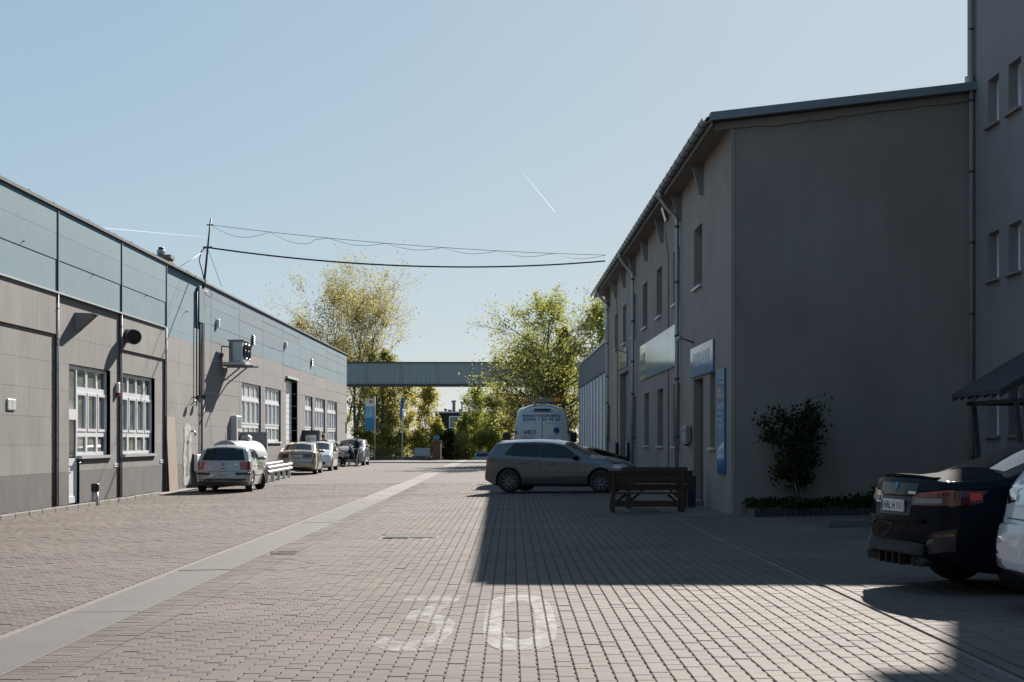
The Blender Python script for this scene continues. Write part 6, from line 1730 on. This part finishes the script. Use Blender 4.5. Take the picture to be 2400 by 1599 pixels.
def tree(name, label, cat, base, H, R_, seed, lm, nlimb=13, nleaf=6000, leaf=.10, center=(0, 0), zlow=.2, shape='round', trunk_r=None, up=45, droop=0.0, sig=.22, bark=M_bark, group=None, subs=6, tint0=.5, multi=1, trunkfrac=.88):
    rng = np.random.RandomState(seed)
    t = thing(name, label, cat, base, 0, group)
    base = np.array(base, float); segs = []; anchors = []
    r0 = trunk_r or H * .017
    for mi in range(multi):
        lean = np.array([center[0], center[1], 0.0]) + (rng.normal(0, R_ * .35, 3) * [1, 1, 0] if multi > 1 else 0)
        tp = [base + np.array([rng.normal(0, .05), 0, 0]) * mi]
        nt = 9
        for k in range(1, nt + 1):
            f = k / nt
            tp.append(base + np.array([0, 0, H * trunkfrac * f]) + lean * f ** 1.2 + rng.normal(0, H * .008, 3) * [1, 1, 0])
        rad = lambda f: max(r0 * (1 - f) ** .8 / (1 + .3 * (multi - 1)), .012)
        for k in range(nt): segs.append((tp[k], tp[k+1], rad(k / nt), rad((k + 1) / nt)))
        nl = max(4, nlimb // multi)
        for i in range(nl):
            f = zlow + (.97 - zlow) * (i + rng.uniform(.1, .9)) / nl
            kk = min(int(f * nt), nt - 1); p = tp[kk] + (tp[kk+1] - tp[kk]) * (f * nt - kk)
            az = i * 2.399 + rng.uniform(-.5, .5) + mi
            env = {'round': math.sin(math.pi * min(1, .12 + .88 * (f - zlow * .6) / (1 - zlow * .6))) ** .6, 'cone': (1.05 - f) ** .8, 'column': .75 if f < .8 else .5, 'vase': .35 + .75 * f if f < .8 else .85}[shape]
            el = R(up + rng.uniform(-14, 14) + 25 * (f - .5))
            ln = R_ * env * rng.uniform(.75, 1.15) / max(math.cos(el), .45)
            ln = min(ln, (H - (p[2] - base[2])) / max(math.sin(el), .2) * 1.05) if math.sin(el) > .15 else ln
            d = np.array([math.cos(az) * math.cos(el), math.sin(az) * math.cos(el), math.sin(el)])
            q = p.copy(); lr = max(rad(f) * .55, .014); pts = [q]
            for s_ in range(6):
                d = d + rng.normal(0, .10, 3) + np.array([0, 0, .05 - droop * .16]); d /= np.linalg.norm(d)
                q2 = q + d * ln / 6; segs.append((q, q2, lr * (1 - s_/6.5), lr * (1 - (s_+1)/6.5))); q = q2; pts.append(q)
            for j in range(subs):
                sf = rng.uniform(.25, 1.0); ii = min(int(sf * 6), 5); p2 = pts[ii] + (pts[ii+1] - pts[ii]) * (sf * 6 - ii)
                d2 = d * .6 + rng.normal(0, .55, 3) + np.array([0, 0, .15 - droop * .4]); d2 /= np.linalg.norm(d2)
                l2 = ln * .34 * rng.uniform(.6, 1.2); q = p2; lr2 = max(lr * .35, .008)
                for s_ in range(3):
                    d2 = d2 + rng.normal(0, .15, 3) - np.array([0, 0, droop * .1]); d2 /= np.linalg.norm(d2); q2 = q + d2 * l2 / 3
                    segs.append((q, q2, lr2 * (1 - s_/3.4), lr2 * (1 - (s_+1)/3.4))); anchors.append((q2, l2))
                    for w_ in range(2):
                        d3 = d2 + rng.normal(0, .6, 3); d3 /= np.linalg.norm(d3); l3 = l2 * .4; q3 = q2 + d3 * l3
                        segs.append((q2, q3, lr2 * .35, lr2 * .2)); anchors.append((q3, l2)); anchors.append(((q2 + q3) / 2, l2))
                    q = q2
    V, Fq = tubes_np(segs)
    o = bpy.data.objects.new("trunk", np_mesh("trunk", V, [(4, Fq)], bark, smooth=True)); link(o, t)
    A = np.array([a for a, _ in anchors]); S = np.array([s_ for _, s_ in anchors])
    idx = rng.randint(0, len(A), nleaf)
    C = A[idx] + rng.normal(0, 1, (nleaf, 3)) * (S[idx] * sig + .03)[:, None]
    ctint = rng.rand(len(A))[idx] * .55 + rng.rand(nleaf) * .45
    V, Fq, ti = leaves_np(C, leaf, np.clip(ctint + (tint0 - .5), 0, 1), rng)
    o = bpy.data.objects.new("crown", np_mesh("crown", V, [(4, Fq)], lm, ti)); link(o, t)
    return t
L_pop = leafmat("poplar_leaf", (.27, .235, .085), (.43, .37, .14), .66)
L_yel = leafmat("yellow_spring_leaf", (.30, .275, .065), (.48, .42, .11), .66)
L_grn = leafmat("fresh_green_leaf", (.20, .22, .055), (.38, .38, .10), .64)
L_olv = leafmat("olive_leaf", (.22, .22, .075), (.40, .37, .13), .64)
L_rus = leafmat("rusty_leaf", (.20, .15, .09), (.30, .23, .12), .55)
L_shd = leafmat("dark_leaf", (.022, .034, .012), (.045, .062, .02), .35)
def T(px, Y, top, halfpx, name, label, cat, lm, **kw):
    x = xx(px, Y); zb = -.85 if Y > 131 else gz(x, Y); H = zz(top, Y) - zb
    return tree(name, label, cat, (x, Y, zb), H, halfpx * Y / F, kw.pop('seed', int(px)), lm, **kw)
# tall pale poplars behind the hall end
T(785, 142, 672, 122, "poplar_tree", "tallest pale yellow tree with open crown rising behind the hall end", "tree", L_pop, center=(.2, 0), nlimb=42, nleaf=15000, leaf=.085, zlow=.30, up=50, sig=.20, trunk_r=.20, subs=8, multi=3, seed=812)
T(826, 136, 705, 70, "poplar_tree", "slimmer pale tree right of the tallest one, trunk beside the hall corner", "tree", L_pop, center=(1.9, 0), nlimb=30, nleaf=9000, leaf=.082, zlow=.34, up=56, sig=.20, trunk_r=.22, multi=2, subs=8, seed=823)
T(895, 134, 800, 62, "bushy_tree", "dark olive bushy tree behind the left end of the sky bridge", "tree", L_olv, nlimb=20, nleaf=9000, leaf=.10, zlow=.2, up=38, sig=.25)
T(775, 139, 800, 60, "bushy_tree", "dark bushy tree low behind the hall roof below the tallest tree", "tree", L_olv, nlimb=18, nleaf=7500, leaf=.11, zlow=.3, up=40, sig=.25, seed=77)
T(703, 146, 715, 34, "slender_tree", "thin rusty twiggy tree behind the hall roof on the left", "tree", L_rus, nlimb=20, nleaf=2600, leaf=.085, zlow=.3, up=62, sig=.22)
# yellow row beyond the fence
G_ = "young trees beyond the fence"
for px, top, half, lm, lab, Y, sd in ((868, 905, 34, L_olv, "olive young tree behind the spread blue banner", 137, 1), (910, 892, 36, L_yel, "golden young tree between the two flagpoles", 136, 2), (955, 884, 36, L_yel, "golden young tree right of the furled flag", 138, 3),
                                      (996, 897, 32, L_yel, "yellow young tree above the white fence sign", 135, 4), (1026, 985, 20, L_yel, "low yellow young tree behind the brick pillar", 136, 5)):
    T(px, Y, top, half, "young_tree", lab, "tree", lm, nlimb=22, nleaf=6000, leaf=.088, zlow=.08, up=58, sig=.26, group=G_, seed=sd, shape='column', trunk_r=.07)
for px, top, half, lm, lab, Y, sd in ((1117, 912, 40, L_grn, "bright green young tree left of the white van", 137, 11), (1158, 930, 36, L_grn, "bright green young tree close beside the white van roof", 135, 12), (1085, 985, 26, L_grn, "lower green young tree in front of the dark building", 136, 13), (1196, 925, 34, L_olv, "green young tree directly behind the white van", 139, 14)):
    T(px, Y, top, half, "young_tree", lab, "tree", lm, nlimb=22, nleaf=6500, leaf=.088, zlow=.08, up=56, sig=.26, group="green young trees left of the van", seed=sd, shape='column', trunk_r=.07)
# undergrowth
for k, (px, top, half, lm) in enumerate(((852, 1010, 24, L_olv), (895, 1018, 26, L_yel), (940, 1014, 26, L_olv), (985, 1020, 24, L_yel), (1050, 1012, 24, L_shd), (1078, 1022, 24, L_olv), (1120, 1020, 28, L_grn), (1165, 1018, 26, L_grn))):
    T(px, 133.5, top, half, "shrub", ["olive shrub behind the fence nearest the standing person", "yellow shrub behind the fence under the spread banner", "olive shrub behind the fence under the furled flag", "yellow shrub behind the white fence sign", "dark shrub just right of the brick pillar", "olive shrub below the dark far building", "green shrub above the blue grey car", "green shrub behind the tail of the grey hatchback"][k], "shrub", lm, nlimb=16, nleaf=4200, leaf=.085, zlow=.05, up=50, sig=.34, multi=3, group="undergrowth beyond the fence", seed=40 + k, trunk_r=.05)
# big tree at the annex
T(1285, 97, 705, 158, "broad_tree", "large broad green tree with drooping left branches behind the white van", "tree", L_grn, nlimb=34, nleaf=14500, leaf=.075, zlow=.16, up=34, droop=.30, sig=.17, trunk_r=.22, subs=8, tint0=.45, shape='round', seed=21)
T(1318, 100, 715, 60, "conifer_tree", "denser dark green narrow tree inside the broad crown", "tree", L_olv, nlimb=40, nleaf=12000, leaf=.085, zlow=.05, up=30, sig=.24, shape='cone', tint0=.62, seed=8)
T(1405, 95, 690, 70, "broad_tree", "airy green tree rising behind the annex roof at the workshop corner", "tree", L_grn, nlimb=26, nleaf=5200, leaf=.085, zlow=.35, up=52, sig=.16, trunk_r=.16, seed=31)
T(1250, 101, 830, 95, "bushy_tree", "dark green bushy tree under the broad crown just above the van", "tree", L_olv, nlimb=26, nleaf=12000, leaf=.09, zlow=.08, up=35, sig=.26, seed=51)

# ------------------------------------------------------------------ flower bed in front of the gable
bed = thing("flower_bed", "raised flower bed with low stone edging along the dark gable wall", "flower bed", (6.4, 31, gz(6, 31)))
bx_0, bx_1, by = 4.45, 8.70, 30.35; zg = gz(6, 30.4)
MB().box(bx_0, bx_1, by + .085, 31.51, zg - .1, zg + .13).build("soil", M_sand, bed)
M_pal = mat("palisade_stone", (.045, .044, .042), .95, var=.2, scale=8, objrand=.15)
x = bx_0
while x < bx_1 - .05:
    MB().box(x + .004, x + .098, by, by + .08, zg - .1, zg + .14 + random.uniform(-.015, .015)).build("edging_stone", M_pal, bed, bevel=.01); x += .102
rng = np.random.RandomState(9)
C = []
for k in range(300):
    x = rng.uniform(bx_0 + .05, bx_1); y = rng.uniform(by + .04, 31.4); h = .05 + .16 * rng.rand() ** 2 + .45 * max(0, min(1, (x - 6.0) / 1.6)) * rng.rand()
    n = 26; C.append(np.stack([x + rng.normal(0, .07, n), y + rng.normal(0, .07, n), zg + .12 + rng.rand(n) * h], 1))
C = np.concatenate(C); V, Fq, ti = leaves_np(C, .045, rng.rand(len(C)), rng)
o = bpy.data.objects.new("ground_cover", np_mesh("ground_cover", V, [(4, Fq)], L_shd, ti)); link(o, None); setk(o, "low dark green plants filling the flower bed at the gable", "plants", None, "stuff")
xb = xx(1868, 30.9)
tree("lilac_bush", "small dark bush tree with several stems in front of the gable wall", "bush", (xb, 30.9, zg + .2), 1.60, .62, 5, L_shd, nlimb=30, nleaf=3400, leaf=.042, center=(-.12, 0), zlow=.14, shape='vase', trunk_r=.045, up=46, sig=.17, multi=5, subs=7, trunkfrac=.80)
t = thing("plant_stake", "thin pale stake leaning at the bush in the flower bed", "stake", (xb, 30.8, zg + .2))
MB().tube([(xb + .02, 30.75, zg + .2), (xb - .08, 30.72, zg + .60)], .010, 6).build("cane", M_grmetal, t)
